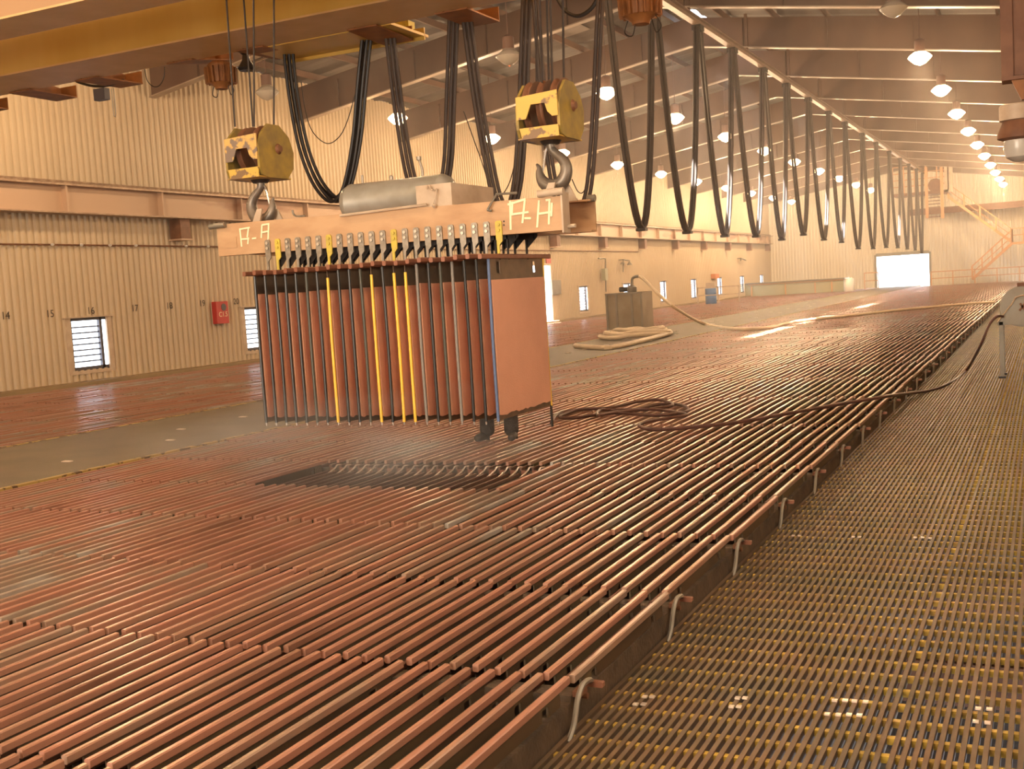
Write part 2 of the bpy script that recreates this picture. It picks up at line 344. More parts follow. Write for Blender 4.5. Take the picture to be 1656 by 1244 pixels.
b = MB()
for k, fy in enumerate(FRY[3:-1]):
    for x in (-18.9, -17.6, -13.2, -7.0, -3.4, -1.5):
        if (k*7+int(-x)) % 3 != 0: b.add([(x-.5, fy+1.6, roofz(x-.5)-.012), (x+.5, fy+1.6, roofz(x+.5)-.012), (x+.5, fy+4.6, roofz(x+.5)-.012), (x-.5, fy+4.6, roofz(x-.5)-.012)], [(0, 1, 2, 3)])
struct(b.build('trim_2', 'skylight'), 'paler translucent roof sheets', 'trim')
b = MB()
for x in [XW+.9+1.55*i for i in range(14)]:
    if abs(x-XRDG) < .4: continue
    b.box((x-.03, BACK, roofz(x)-.2), (x+.03, FAR, roofz(x)-.02))
struct(b.build('trim_3', 'rafter'), 'purlins running the length of the roof', 'trim')
# portal rafters
RD = 1.08
def make_rafter(fy, label, group):
    t = empty('roof_rafter', (XRDG, fy, ZRDG-RD), label, 'rafter', group)
    wb = MB(); wb.prismY([(XW+.05, ZE-RD-.15), (XRDG, ZRDG-RD), (XE-.05, ZE-RD-.15), (XE-.05, ZE-.2), (XRDG, ZRDG-.2), (XW+.05, ZE-.2)], fy-.012, fy+.012)
    wb.build('web', 'rafter', t)
    for s_ in (-1, 1):
        xe = XW+.05 if s_ < 0 else XE-.05
        MB().bar((xe, fy, ZE-RD-.15), (XRDG, fy, ZRDG-RD), .24, .03, (0, 0, 1)).build('bottom_flange', 'rflange', t)
        for q in (.15, .4, .62, .85):
            x = xe+(XRDG-xe)*q; z = ZE-RD-.15+(ZRDG-RD-ZE+RD+.15)*q; MB().box((x-.012, fy-.1, z), (x+.012, fy+.1, z+.85)).build('stiffener', 'rafter', t)
    return t
rf0 = make_rafter(FRY[3], 'brown roof rafter with pale lower edge, the nearest, just beyond the yellow crane', None)
for k, fy in enumerate(FRY[4:], 1):
    c = copy_tree(rf0); c.location = (XRDG, fy, ZRDG-RD); del c['label']
    tag(c, 'brown roof rafter with pale lower edge, %s one seen beyond the yellow crane' % ordinal(k+1), 'rafter', 'roof rafters beyond the crane')
# thin tie tubes under the roof between rafters, left slope
t0 = None
for k, fy in enumerate(FRY[3:-1]):
    if t0 is None:
        t0 = MB().tube([(XW+1.2, fy+2.6, roofz(XW+1.2)-.33), (XRDG-1.2, fy+2.6, roofz(XRDG-1.2)-.33)], .035, 6).build('roof_tube', 'rflange', org=(XW+1.2, fy+2.6, roofz(XW+1.2)-.33))
        o = t0
    else: o = copy_tree(t0); o.location.y = fy+2.6
    tag(o, 'thin pale tube under the left roof slope, behind the %s rafter' % ordinal(k+1), 'tube', 'pale tubes under the roof')
# crane runway beam on the left wall, and its brackets
rb = empty('runway_beam', (XW+.35, 40, 2.33), 'long peach steel crane runway beam along the left corrugated wall', 'beam')
b = MB(); b.box((XW+.30, BACK+.2, 2.4), (XW+.34, FAR-1, 3.02)); b.build('web', 'runway', rb)
b = MB(); b.box((XW+.12, BACK+.2, 3.0), (XW+.55, FAR-1, 3.04)).box((XW+.14, BACK+.2, 2.37), (XW+.52, FAR-1, 2.40)); b.build('flange', 'rail', rb)
b = MB().prismY([(XW+.29, 3.04), (XW+.37, 3.04), (XW+.345, 3.09), (XW+.36, 3.13), (XW+.30, 3.13), (XW+.315, 3.09)], BACK+.2, FAR-1); b.build('crane_rail', 'rail', rb)
b = MB()
for yy in [i*3.1+.55 for i in range(0, 30)]:
    b.box((XW+.34, yy, 2.4), (XW+.5, yy+.05, 3.0))
b.build('stiffener', 'runway', rb)
br0 = None
for k, fy in enumerate(FRY[3:]):
    if br0 is None:
        br0 = empty('column_bracket', (XW+.3, fy+.6, 1.85), '', 'bracket')
        MB().box((XW+.05, fy+.22, 1.85), (XW+.42, fy+.58, 2.37)).build('bracket_body', 'rustdk', br0)
        MB().box((XW+.02, fy+.16, 1.81), (XW+.46, fy+.64, 1.85)).build('base_plate', 'runway', br0); c = br0
    else: c = copy_tree(br0); c.location.y = fy+.6
    if k == 0: tag(c, 'rusty brown bracket under the runway beam left of the lifting beam', 'bracket')
    else: tag(c, 'brown bracket under the runway beam, %s along the wall from the left edge' % ordinal(k+1), 'bracket', 'brackets under the runway beam')
b = MB(); b.tube([(XW+.09, BACK+1, 1.68), (XW+.09, 60, 1.68)], .022, 6)
o = tag(b.build('wall_conduit', 'rustdk'), 'thin brown conduit with white dots for daylight pinholes running along the left wall', 'conduit')
b = MB()
for x in (84, 131, 177, 219, 300, 336): p = onX(x, 404, XW+.1); b.lathe([(.02, -.03), (.05, 0), (.02, .03)], (XW+.13, p.y, 1.68), 'Z', 8)
b.build('clip_or_dot', 'white', o)  # white dots stand in for daylight pinholes, brightness put into their colour
# kerb, left floor edge
struct(MB().box((XW-.05, BACK, -3.2), (-20.25, FAR-.1, -1.52)).build('baseboard_left', 'kerb'), 'brown concrete kerb at the foot of the left wall', 'kerb')
# central walkway
b = MB(); b.box((-12.05, BACK, -1.66), (-9.17, FAR-.1, -1.60)); wk = struct(b.build('floor', 'walk'), 'olive brown walkway between the two banks of cells', 'walkway')
b = MB(); b.box((-9.17, BACK, -1.70), (-9.10, FAR-.1, -1.595)).box((-12.12, BACK, -1.70), (-12.05, FAR-.1, -1.595)); b.build('edge_strip', 'walkedge', wk)
b = MB()
for i in range(46):
    yy = 8+i*1.3+random.uniform(-.3, .3); x = random.choice((-11.4, -10.6, -9.9))+random.uniform(-.1, .1); b.box((x, yy, -1.6), (x+.12, yy+.06, -1.59))
b.build('clip_or_dot', 'clip_or_dot', wk)
# right-hand grating
GZ = -1.80
b = MB(); x = -1.80; i = 0
while x < XE:
    b.box((x, 1.5, GZ-.038), (x+.0198, 60, GZ)); x += .0392; i += 1
    if i % 31 == 0: x += .012
gr = struct(b.build('floor', 'grate', org=(-.4, 20, GZ)), 'brown and yellow open grating walkway on the right', 'grating')
b = MB(); yy = 1.6
while yy < 60: b.box((-1.8, yy, GZ-.034), (XE, yy+(.03 if yy < 20 else .04), GZ-.008)); yy += .1735
b.build('cross_bar', 'grateyel', gr, label='yellow cross bars')
b = MB()
for px, py in ((1043, 1128), (1055, 1128), (1028, 1140), (1041, 1140), (1193, 1130), (1205, 1130), (1183, 1144), (1195, 1144), (1350, 1134), (1367, 1134), (1382, 1135), (1400, 1136), (1338, 1156), (1356, 1157), (1373, 1157), (1390, 1158), (1582, 1147), (1600, 1148), (1578, 1168), (1597, 1170), (1283, 867), (1293, 867), (1380, 869), (1390, 869), (1480, 870), (1492, 870), (1504, 871)):
    p = onZ(px, py, GZ); b.box((p.x-.011, p.y-.012, GZ), (p.x+.011, p.y+.012, GZ+.006))
b.build('clip_or_dot', 'clip_or_dot', gr, label='pale metal clips')
struct(MB().box((-1.84, BACK, -3.2), (-1.805, 60, -2.2)).build('trim_4', 'cellwall'), 'dark cell foundation under the edge of the grating', 'trim')
bm_ = MB()
for yy in (2.4, 3.9, 5.4, 6.9, 8.4, 11, 14, 18, 23): bm_.box((-1.8, yy, GZ-.24), (XE, yy+.08, GZ-.04))
struct(bm_.build('trim_5', 'rustdk'), 'joists under the grating', 'trim')
o = MB().box((-.95, 4.75, -3.19), (.9, 5.9, -3.15)).build('plastic_sheet', 'tarp'); tag(o, 'blue sheet lying under the grating at lower right', 'sheet')
# ------------------------------------------------------------------ cells, cathodes and anodes
NR = 66
PITCH_X = .1122
def xs(row, i):
    return XR-.016-i*PITCH_X-(.014 if row % 2 == 0 else 0)
HOLE_ROW, H0, H1 = 4, 21, 42
rowname = {-1: 'row at bottom edge', 0: 'nearest full row', 1: 'second full row', 2: 'third full row', 3: 'row just before the gap', 4: 'row with the gap', 5: 'row just behind the gap', 6: 'second row behind the gap'}
def cell_body(n):
    t = MB(); y0 = Y0+n*DY
    t.box((-9.08, y0-.05, -3.2), (XR+.0, y0+.05, TOP-.075)); t.box((XR-.05, y0+.05, -3.2), (XR-.0, y0+DY-.05, TOP-.10)); t.box((-9.08, y0+.05, -3.2), (-9.03, y0+DY-.05, TOP-.10))
    return t
c0 = empty('electrolytic_cell', (-5.45, Y0-DY, -3.2), '', 'cell')
cell_body(-1).build('cell_wall', 'cellwall', c0)
MB().box((-9.03, Y0-DY+.05, -3.1), (XR-.05, Y0-.05, TOP-.17)).build('electrolyte', 'acid', c0)
pp = [Vector((XR+.03, Y0-DY+q[0], TOP+q[1])) for q in ((.13, -.085), (.10, -.055), (.05, -.045), (.0, -.05), (-.05, -.09), (-.10, -.17), (-.17, -.22))]
MB().tube(smooth_path(pp, 4), .0125, 7).build('overflow_pipe', 'galv', c0, smooth=True, label='bent grey pipe')
MB().bbox((XR+.0, Y0-DY+.10, TOP-.085), (XR+.085, Y0-DY+.125, TOP-.06), .004).build('contact_stub', 'cladbar', c0)
b = MB(); b.box((XR-.0, Y0-DY-.03, TOP-.085), (XR+.035, Y0-DY+.05, TOP-.06)).lathe([(.014, -.02), (.014, .02)], (XR+.02, Y0-DY+.04, TOP-.10), 'X', 8); b.build('contact_bracket', 'rustdk', c0)
for n in range(-1, NR):
    c = c0 if n == -1 else copy_tree(c0)
    c.location.y = Y0+n*DY
    if n == HOLE_ROW: tag(c, 'dark open cell below the hanging plates, electrolyte showing', 'cell')
    elif n < 14: tag(c, 'dark cell with bent pipe by grating, %s' % rowname.get(n, '%s row behind the gap' % ordinal(n-HOLE_ROW)), 'cell', 'near cells of the right bank')
    else: tag(c, 'dark cell under a far row of bars between walkway and grating', 'cell', 'far cells of the right bank')
# one cathode and one anode of each bank, then copies
def cathode_parts(t, y):
    b = MB(); x = WO[t.name].x
    b.bbox((x-.0145, y+.004, TOP-.036), (x+.0145, y+DY-.022, TOP), .005); b.build('hanger_bar', 'bar', t)
    b = MB(); L = DY-.20; ys2 = [0, .12, .18, L-.18, L-.12, L]
    for q in range(5):
        ya, yb = y+.09+ys2[q], y+.09+ys2[q+1]
        if q in (1, 3): b.box((x-.0045, ya, TOP-.052), (x+.0045, yb, TOP-.036)).box((x-.0045, ya, TOP-.30), (x+.0045, yb, TOP-.13))
        else: b.box((x-.0045, ya, TOP-.30), (x+.0045, yb, TOP-.036))
    b.build('blank_plate', 'plate', t)
def anode_parts(t, y):
    x = WO[t.name].x; b = MB(); b.bbox((x-.011, y-.055, TOP-.075), (x+.011, y+DY-.085, TOP-.045), .004); b.build('anode_bar', 'anode', t)
    b = MB(); b.box((x-.0035, y+.10, TOP-.32), (x+.0035, y+DY-.12, TOP-.062)); b.build('anode_plate', 'lead', t)
cands = []; acands = []
def visible_len(x, y, z, L):
    a = proj((x, y, z)); c = proj((x, y+L, z))
    if a[2] <= .3: return 0
    def inside(p): return 0 <= p[0] <= 1656 and 0 <= p[1] <= 1244
    N = 8; cnt = 0; pr = None; tot = 0
    for i in range(N+1):
        p = proj((x, y+L*i/N, z))
        if pr and inside(p) and inside(pr): tot += math.hypot(p[0]-pr[0], p[1]-pr[1])*(20/p[2])
        pr = p
    return tot
for n in range(-1, NR):
    y = Y0+n*DY
    for i in range(65):
        x = xs(n, i)
        if not (n == HOLE_ROW and H0 <= i <= H1): cands.append((visible_len(x, y, TOP, DY), n, i, x, y))
        if n < 26: acands.append((visible_len(x-PITCH_X/2, y, TOP-.04, DY), n, i, x-PITCH_X/2, y))
cands.sort(reverse=True); acands.sort(reverse=True)
ct = empty('cathode', (xs(-1, 0), Y0-DY, TOP-.3), '', 'cathode'); cathode_parts(ct, Y0-DY)
at_ = empty('anode', (xs(-1, 0)+PITCH_X/2, Y0-DY, TOP-.3), '', 'anode'); anode_parts(at_, Y0-DY)
hc = [o for o in col.objects if o.name.startswith('electrolytic_cell') and o.parent is None and o.get('label', '').startswith('dark open cell')][0]
WO[hc.name] = Vector(hc.location)
yb_ = Y0+(HOLE_ROW+1)*DY
for i in range(H0, H1+1):
    x = xs(HOLE_ROW, i)+.03
    MB().tube(smooth_path([(x+.03, yb_-.005, TOP-.05), (x+.012, yb_-.05, TOP-.045), (x, yb_-.085, TOP-.075), (x-.015, yb_-.19, TOP-.11), (x-.035, yb_-.32, TOP-.15)], 4), .008, 6).build('contact_hook', 'clip_or_dot', hc, smooth=True, label='pale bent hook')
    MB().box((x-.07, yb_-.065, TOP-.12), (x-.025, yb_-.045, TOP-.07)).build('contact_block', 'cladbar', hc)
first = True
def jit(n, i): r = random.Random(n*1000+i); return r.uniform(-.006, .006), r.uniform(-.012, .006), r.uniform(-.004, .003)
for _, n, i, x, y in cands[:300]:
    c = ct if first else copy_tree(ct); first = False; j = jit(n, i)
    c.location = (x+j[0], y+j[1], TOP-.3+j[2]); g = rowname.get(n, 'row beyond the gap')
    tag(c, 'copper bar, %s from the grating, %s' % (ordinal(i+1), g), 'cathode', 'copper bars '+g)
first = True
for _, n, i, x, y in acands[:300]:
    c = at_ if first else copy_tree(at_); first = False; j = jit(n, i+500)
    c.location = (x+j[0], y+j[1], TOP-.3+j[2]-(.05 if n == HOLE_ROW and H0 <= i <= H1 else 0)); g = rowname.get(n, 'row beyond the gap')
    tag(c, 'dull bar left of %s copper bar from grating, %s' % (ordinal(i), g) if i > 0 else 'dull low bar nearest the grating, '+g, 'anode', 'dull low bars '+g)
b = MB(); pl = MB()
for _, n, i, x, y in cands[300:]:
    j = jit(n, i)
    if n < 22: b.bbox((x+j[0]-.0145, y+.004+j[1], TOP-.036+j[2]), (x+j[0]+.0145, y+DY-.022+j[1], TOP+j[2]), .005)
    else: b.box((x+j[0]-.016, y+.004+j[1], TOP-.036+j[2]), (x+j[0]+.016, y+DY-.022+j[1], TOP+j[2]))
    if n < 14: pl.box((x+j[0]-.0045, y+.09, TOP-.22), (x+j[0]+.0045, y+DY-.11, TOP-.03))
o = tag(b.build('cathodes', 'bar'), 'copper clad bars of the farther cells right of the walkway', 'cathodes', None, 'stuff')
pl.build('blank_plate', 'plate', o)
b = MB()
for _, n, i, x, y in acands[300:]:
    b.box((x-.011, y-.055, TOP-.075), (x+.011, y+DY-.085, TOP-.045))
tag(b.build('anodes', 'anode'), 'dull anode bars low between the farther copper bars', 'anodes', None, 'stuff')
# left bank
cl = empty('electrolytic_cell', (-16.2, 5.0, -3.2), '', 'cell')
b = MB(); b.box((-20.25, 4.95, -3.2), (-12.12, 5.05, TOP-.075)); b.build('cell_wall', 'cellwall', cl)
MB().box((-20.25, 5.05, -3.1), (-12.12, 5+DY-.05, TOP-.12)).build('electrolyte', 'acid', cl)
b = MB()
for n in range(0, 66):
    y = 5+n*DY; c = cl if n == 0 else copy_tree(cl); c.location.y = y
    tag(c, 'cell under the bars between the left wall and the walkway', 'cell', 'cells of the left bank')
    for i in range(72):
        x = -12.17-i*PITCH_X; q = random.uniform(-.007, .007); zz = random.uniform(-.012, .018)
        b.box((x+q-.016, y+.004, TOP-.03+zz), (x+q+.016, y+DY-.02, TOP+zz))
tag(b.build('cathodes', 'bar'), 'copper bars filling the cells between the left wall and walkway', 'cathodes', None, 'stuff')
struct(MB().box((-20.25, 88.5, -3.2), (XR, FAR-.1, -1.9)).build('floor', 'walk'), 'floor at the far end of the hall', 'floor')
# ------------------------------------------------------------------ the lifted pack of cathodes
TILT = -.014
LY = 8.0
NL = 22
XL0, XL1 = -6.36, -4.04
strip = ['black']*NL
names = {'black': 'blackstrip', 'yellow': 'yelstrip', 'grey': 'greystrip', 'olive': 'olivestrip', 'blue': 'bluestrip'}
for k, v in {5: 'olive', 7: 'yellow', 10: 'olive', 11: 'yellow', 13: 'yellow', 14: 'yellow', 15: 'grey', 17: 'olive', 18: 'grey', 21: 'blue'}.items(): strip[k] = v
ordn = ['leftmost', 'second from left', 'third from left', 'fourth from left', 'fifth from left', 'sixth from left', 'seventh from left', 'eighth from left', 'ninth from left', 'tenth from left', 'eleventh from left',
        'eleventh from right', 'tenth from right', 'ninth from right', 'eighth from right', 'seventh from right', 'sixth from right', 'fifth from right', 'fourth from right', 'third from right', 'second from right', 'rightmost']
for k in range(NL):
    x = XL0+(XL1-XL0)*k/(NL-1); dz = .005*math.sin(k*1.7)
    t = empty('lifted_cathode', (x, LY+.6, -1.05), 'hanging copper plate with %s edge strip, %s of the lifted pack%s' % (strip[k], ordn[k], ', its broad face showing' if k == 21 else ''), 'cathode plate', 'cathode plates hanging from the lifting beam')
    b = MB(); b.bbox((x-.017, LY-.06, .262+dz), (x+.017, LY+1.30, .302+dz), .006); b.build('hanger_bar', 'cladbar', t)
    # steel blank with two lifting slots
    b = MB(); zt, zs0, zs1, zb = .262+dz, .235, .14, .085
    ys_ = [LY+.08, LY+.22, LY+.28, LY+.92, LY+.98, LY+1.16]
    for q in range(5):
        if q in (1, 3): b.box((x-.002, ys_[q], zs0), (x+.002, ys_[q+1], zt)).box((x-.002, ys_[q], zb), (x+.002, ys_[q+1], zs1))
        else: b.box((x-.002, ys_[q], zb), (x+.002, ys_[q+1], zt))
    b.box((x-.002, LY+.08, -1.045), (x+.002, LY+1.16, zb)); b.build('steel_blank', 'steelblank', t)
    b = MB()
    rr = random.Random(k); 
    P = [(LY+.105, .095+rr.uniform(-.008, .008)), (LY+1.135, .095+rr.uniform(-.008, .008)), (LY+1.135, -1.0)]
    yy = LY+1.13
    while yy > LY+.13: P.append((yy, -1.005+rr.uniform(-.009, .009))); yy -= .045
    P.append((LY+.105, -1.0))
    wv = .010
    b.prismX(P, x-.002-wv, x+.002+wv)
    b.build('copper_deposit', 'copper', t, label='rough salmon copper sheet')
    bw = rr.uniform(-.006, .006)
    def stripe(yc, m, lo, nm='edge_strip'):
        zt_ = .20 if strip[k] == 'yellow' and yc < LY+.5 else .258
        b = MB(); pts = [(x+bw*math.sin(math.pi*(zt_-z)/1.3), yc, z) for z in [zt_-(zt_-lo)*q/8 for q in range(9)]]
        b.tube(pts, .0125, 8); return b.build(nm, m, t, smooth=True, label='%s plastic edge strip' % (strip[k] if yc < LY+.5 else 'yellow' if k == 21 else 'black'))
    stripe(LY+.085, names[strip[k]], -1.05)
    stripe(LY+1.155, 'yelstrip' if k == 21 else 'blackstrip', -1.05)
    MB().lathe([(.007, -1.075), (.009, -1.05), (.009, -1.03)], (x, LY+.085, 0), 'Z', 8).build('pin', 'chrome', t)
    if k == 21: MB().box((x-.006, LY+1.14, -1.24), (x+.006, LY+1.17, -1.04)).build('guide_pin', 'dark', t)
HAZE = .0038
if HAZE:
    m = bpy.data.materials.new('haze'); m.use_nodes = True; nt = m.node_tree; nt.nodes.clear()
    out = nt.nodes.new('ShaderNodeOutputMaterial'); vs = nt.nodes.new('ShaderNodeVolumeScatter'); vs.inputs['Density'].default_value = HAZE; vs.inputs['Anisotropy'].default_value = .55; vs.inputs['Color'].default_value = (1, .96, .92, 1)
    nt.links.new(vs.outputs[0], out.inputs['Volume']); M['haze'] = m
    tag(MB().box((XW+.06, 14, -1.4), (XE-.1, FAR-.4, 6.5)).build('haze', 'haze'), 'thin warm haze filling the far length of the hall', 'haze', None, 'stuff')
# ------------------------------------------------------------------ lifting beam
BX0, BX1, BYF, BYR = -6.92, -3.46, 8.3, 9.02
lb = empty('lifting_beam', ((BX0+BX1)/2, 8.66, .44), 'beige steel lifting beam with grey air tank, hanging from two crane hooks', 'lifting beam')
def bz(x, hi): # the beam hangs slightly out of level
    f = (x-BX0)/(BX1-BX0); return (.765-.05*f) if hi else (.475-.03*f)
def plate(b, y0, y1, zo0, zo1):
    b.add([(BX0, y0, bz(BX0, 0)+zo0), (BX1, y0, bz(BX1, 0)+zo0), (BX1, y1, bz(BX1, 0)+zo0), (BX0, y1, bz(BX0, 0)+zo0), (BX0, y0, bz(BX0, 1)+zo1), (BX1, y0, bz(BX1, 1)+zo1), (BX1, y1, bz(BX1, 1)+zo1), (BX0, y1, bz(BX0, 1)+zo1)],
      [(0,3,2,1),(4,5,6,7),(0,1,5,4),(1,2,6,5),(2,3,7,6),(3,0,4,7)])
b = MB(); plate(b, BYF, BYF+.02, 0, 0)
for yy0, yy1, lo in ((BYF+.02, BYF+.11, 1), (BYF+.02, BYF+.11, 0)):
    z = lambda x: bz(x, lo)-(.015 if lo else 0)
    b.add([(BX0, yy0, z(BX0)), (BX1, yy0, z(BX1)), (BX1, yy1, z(BX1)), (BX0, yy1, z(BX0)), (BX0, yy0, z(BX0)+.015), (BX1, yy0, z(BX1)+.015), (BX1, yy1, z(BX1)+.015), (BX0, yy1, z(BX0)+.015)], [(0,3,2,1),(4,5,6,7),(0,1,5,4),(1,2,6,5),(2,3,7,6),(3,0,4,7)])
b.build('front_channel', 'beam', lb)
b = MB(); plate(b, BYR-.02, BYR, 0, 0)
for lo in (1, 0):
    yy0, yy1 = BYR-.13, BYR-.02; z = lambda x: bz(x, lo)-(.015 if lo else 0)
    b.add([(BX0, yy0, z(BX0)), (BX1, yy0, z(BX1)), (BX1, yy1, z(BX1)), (BX0, yy1, z(BX0)), (BX0, yy0, z(BX0)+.015), (BX1, yy0, z(BX1)+.015), (BX1, yy1, z(BX1)+.015), (BX0, yy1, z(BX0)+.015)], [(0,3,2,1),(4,5,6,7),(0,1,5,4),(1,2,6,5),(2,3,7,6),(3,0,4,7)])
b.build('rear_channel', 'beam', lb)
b = MB()
for x in (BX0+.25, -5.9, -5.2, -4.5, BX1-.3): b.box((x-.01, BYF+.02, bz(x, 0)), (x+.01, BYR-.02, bz(x, 1)-.02))
b.box((BX0+.3, BYF+.1, .50), (BX1-.3, BYR-.1, .52)); b.build('cross_plate', 'beam', lb)
# carrying frame under the beam (black) and hanger plates
HX = [XL0+.012+(XL1-XL0)*k/(NL-1) for k in range(NL)]
b = MB(); b.box((HX[0]-.02, BYF+.16, .42), (HX[-1]+.06, BYF+.19, .50)).box((HX[0]-.02, BYR-.20, .42), (HX[-1]+.06, BYR-.17, .50)); b.build('carrier_rail', 'dark', lb)
for k, x in enumerate(HX):
    ye = k in (1, 6, 12, 21); zt = bz(x, 0)+.115; m_ = 'hangyel' if ye else 'zinc'
    P = [(x-.030, zt-.012), (x-.018, zt), (x+.014, zt), (x+.026, zt-.012), (x+.026, zt-.165), (x-.002, zt-.195), (x-.004, .296), (x-.024, .296), (x-.026, zt-.16), (x-.030, zt-.15)]
    h = MB().prismY(P, BYF-.014, BYF-.002).build('hanger_plate', m_, lb, label='yellow painted hanger plate' if ye else None)
    MB().lathe([(.0135, -.012), (.0135, -.004), (.009, .0)][::-1], (x-.002, BYF-.014, zt-.032), 'Y', 8).lathe([(.0135, -.012), (.0135, -.004), (.009, 0)][::-1], (x-.002, BYF-.014, zt-.077), 'Y', 8).build('bolt', m_ if ye else 'bolt', h)
    # hooked lower arm that passes under the bar, and the arm at the rear
    b = MB(); b.box((x-.024, BYF-.014, .25), (x-.004, BYF-.002, .30)).box((x-.022, BYF+.16, .25), (x-.008, BYF+.175, .47)); b.prismY([(x-.022, .47), (x+.085, .47), (x+.085, .44), (x-.008, .34), (x-.022, .34)], BYF+.176, BYF+.184)
    b.box((x-.022, BYR-.19, .25), (x-.008, BYR-.17, .47)).prismY([(x-.022, .47), (x+.085, .47), (x+.085, .44), (x-.008, .35), (x-.022, .35)], BYR-.168, BYR-.16)
    b.build('rear_arm', 'dark', h, label='black rear arm')
# ends, lugs, tubes
b = MB(); b.tube([(BX0-.06, BYF-.02, bz(BX0, 1)-.015), (BX0+.12, BYF-.02, bz(BX0, 1)-.01)], .026, 12).build('pin_tube', 'galv', lb, smooth=True)
b = MB(); b.tube([(BX1-.20, BYF-.02, bz(BX1, 1)+.03), (BX1+.02, BYF-.02, bz(BX1, 1)+.035)], .03, 12).build('pin_tube', 'beamlight', lb, smooth=True)
b = MB(); b.box((BX1-.01, BYF-.02, bz(BX1, 0)-.02), (BX1+.005, BYF+.12, bz(BX1, 1)+.03)); b.tube([(BX1, BYF+.07, .475), (BX1+.07, BYF+.07, .477)], .016, 8).build('end_plate', 'beamlight', lb)
b = MB(); b.tube([(BX0-.0, BYR-.1, .75), (BX0+.2, BYR-.1, .75)], .02, 8); b.tube([(BX1-.04, BYR-.08, .725), (BX1+.03, BYR-.08, .725)], .03, 8).build('pin_tube', 'galv', lb)
MB().prismY([(BX0+.09, .545), (BX0+.22, .542), (BX0+.22, .64), (BX0+.09, .643)], BYF-.006, BYF).build('cover_plate', 'beam', lb)
for cx in (-6.57, -3.62):
    b = MB()
    for s_ in (-1, 1):
        xx = cx+s_*.055; z0 = bz(cx, 1)-.02
        b.prismY([(xx-.07*(1 if s_ < 0 else .3), z0), (xx+.07*(1 if s_ > 0 else .3), z0), (cx+.018*s_+.03, z0+.15), (cx+.018*s_-.03, z0+.15)], 8.52+.09*(s_+1), 8.54+.09*(s_+1))
    b.build('lifting_lug', 'beamlight', lb)
# the handle rods
b = MB(); b.tube(smooth_path([onY(690, 306, BYF-.02), onY(693, 300, BYF-.02), onY(699, 308, BYF-.02), onY(706, 306, BYF-.02)], 4), .008, 6); b.tube([onY(706, 306, BYF-.02), onY(702, 332, BYF-.03)], .007, 6); b.lathe([(.005, -.02), (.02, 0), (.005, .02)], onY(702, 333, BYF-.03), 'Z', 8); b.build('lever', 'beamlight', lb)
b = MB(); b.tube([onY(788, 340, BYF-.03), onY(803, 314, BYF-.03), onY(836, 312, BYF-.03)], .010, 8); b.tube([onY(788, 340, BYF-.03), onY(795, 341, BYF-.03)], .010, 8); b.build('bent_handle', 'galv', lb)
b = MB(); b.tube(smooth_path([onY(473, 340, BYF+.05), onY(475, 347, BYF+.05), onY(481, 350, BYF+.05), onY(493, 349, BYF+.05)], 4), .009, 6); b.build('rope_hook', 'galv', lb)
b = MB(); b.tube([onY(550, 349, BYF-.03), onY(690, 331, BYF-.03)], .012, 8); b.build('tank_rail', 'beamlight', lb)
# painted marks
def mark(S, th=.010):
    b = MB()
    for q_, (pa, pb) in enumerate(S):
        A = onY(*pa, BYF-.002); Bq = onY(*pb, BYF-.002); dx, dz = Bq.x-A.x, Bq.z-A.z; L = math.hypot(dx, dz) or 1; nx, nz = -dz/L*th/2, dx/L*th/2
        b.prismY([(A.x+nx, A.z+nz), (A.x-nx, A.z-nz), (Bq.x-nx, Bq.z-nz), (Bq.x+nx, Bq.z+nz)], BYF-.004-.0006*q_, BYF-.0005)
    b.build('painted_marking', 'chalk', lb, label='cream hand painted letters')
mark([((388, 371), (391, 399)), ((387, 371), (404, 368)), ((402, 369), (400, 384)), ((390, 387), (403, 386)), ((402, 384), (401, 395)), ((408, 386), (415, 385)),
      ((424, 364), (423, 385)), ((424, 364), (436, 362)), ((435, 362), (434, 392)), ((424, 376), (435, 374))], .014)
mark([((825, 325), (826, 372)), ((821, 331), (850, 322)), ((829, 326), (828, 345)), ((849, 323), (845, 361)), ((827, 347), (855, 343)), ((848, 353), (859, 353)),
      ((872, 324), (869, 368)), ((889, 322), (888, 363)), ((870, 346), (892, 343)), ((883, 324), (891, 323)), ((893, 328), (892, 350))], .017)
b = MB()
for px, py in ((815, 358), (815, 364)): p = onY(px, py, BYF); b.lathe([(.007, -.004), (.007, .0)][::-1], p, 'Y', 8)
b.build('bolt_hole', 'dark', lb)
# air tank and valve box
TX0, TX1 = onY(548, 310, 8.45).x, onY(728, 300, 8.45).x
cz = .765+.085; r = .165; prof = [(.02, TX0), (.09, TX0+.012), (.14, TX0+.04), (r, TX0+.09), (r+.004, TX0+.10), (r, TX0+.11), (r, TX1-.11), (r+.004, TX1-.10), (r, TX1-.09), (.14, TX1-.04), (.09, TX1-.012), (.02, TX1)]
tk = MB().lathe([(a, c) for a, c in prof], (0, 8.52, cz), 'X', 28).build('air_tank', 'tank', lb, smooth=True)
b = MB()
p = onY(585, 275, 8.52); b.tube([(p.x, 8.52, cz+r-.01), (p.x, 8.52, cz+r+.07)], .012, 8)
p = onY(632, 275, 8.52); b.lathe([(.02, 0), (.02, .03), (.01, .04)], (p.x, 8.52, cz+r), 'Z', 8)
p = onY(681, 275, 8.52); b.tube(smooth_path([(p.x+.01, 8.52, cz+r-.01), (p.x+.012, 8.52, cz+r+.05), (p.x, 8.52, cz+r+.10), (p.x-.012, 8.52, cz+r+.14)], 4), .012, 8); b.lathe([(.024, 0), (.024, .03)], (p.x-.014, 8.52, cz+r+.14), 'Z', 8)
b.build('valve', 'zinc', tk, smooth=True)
p0 = onY(674, 330, 8.31); p1 = onY(729, 296, 8.31)
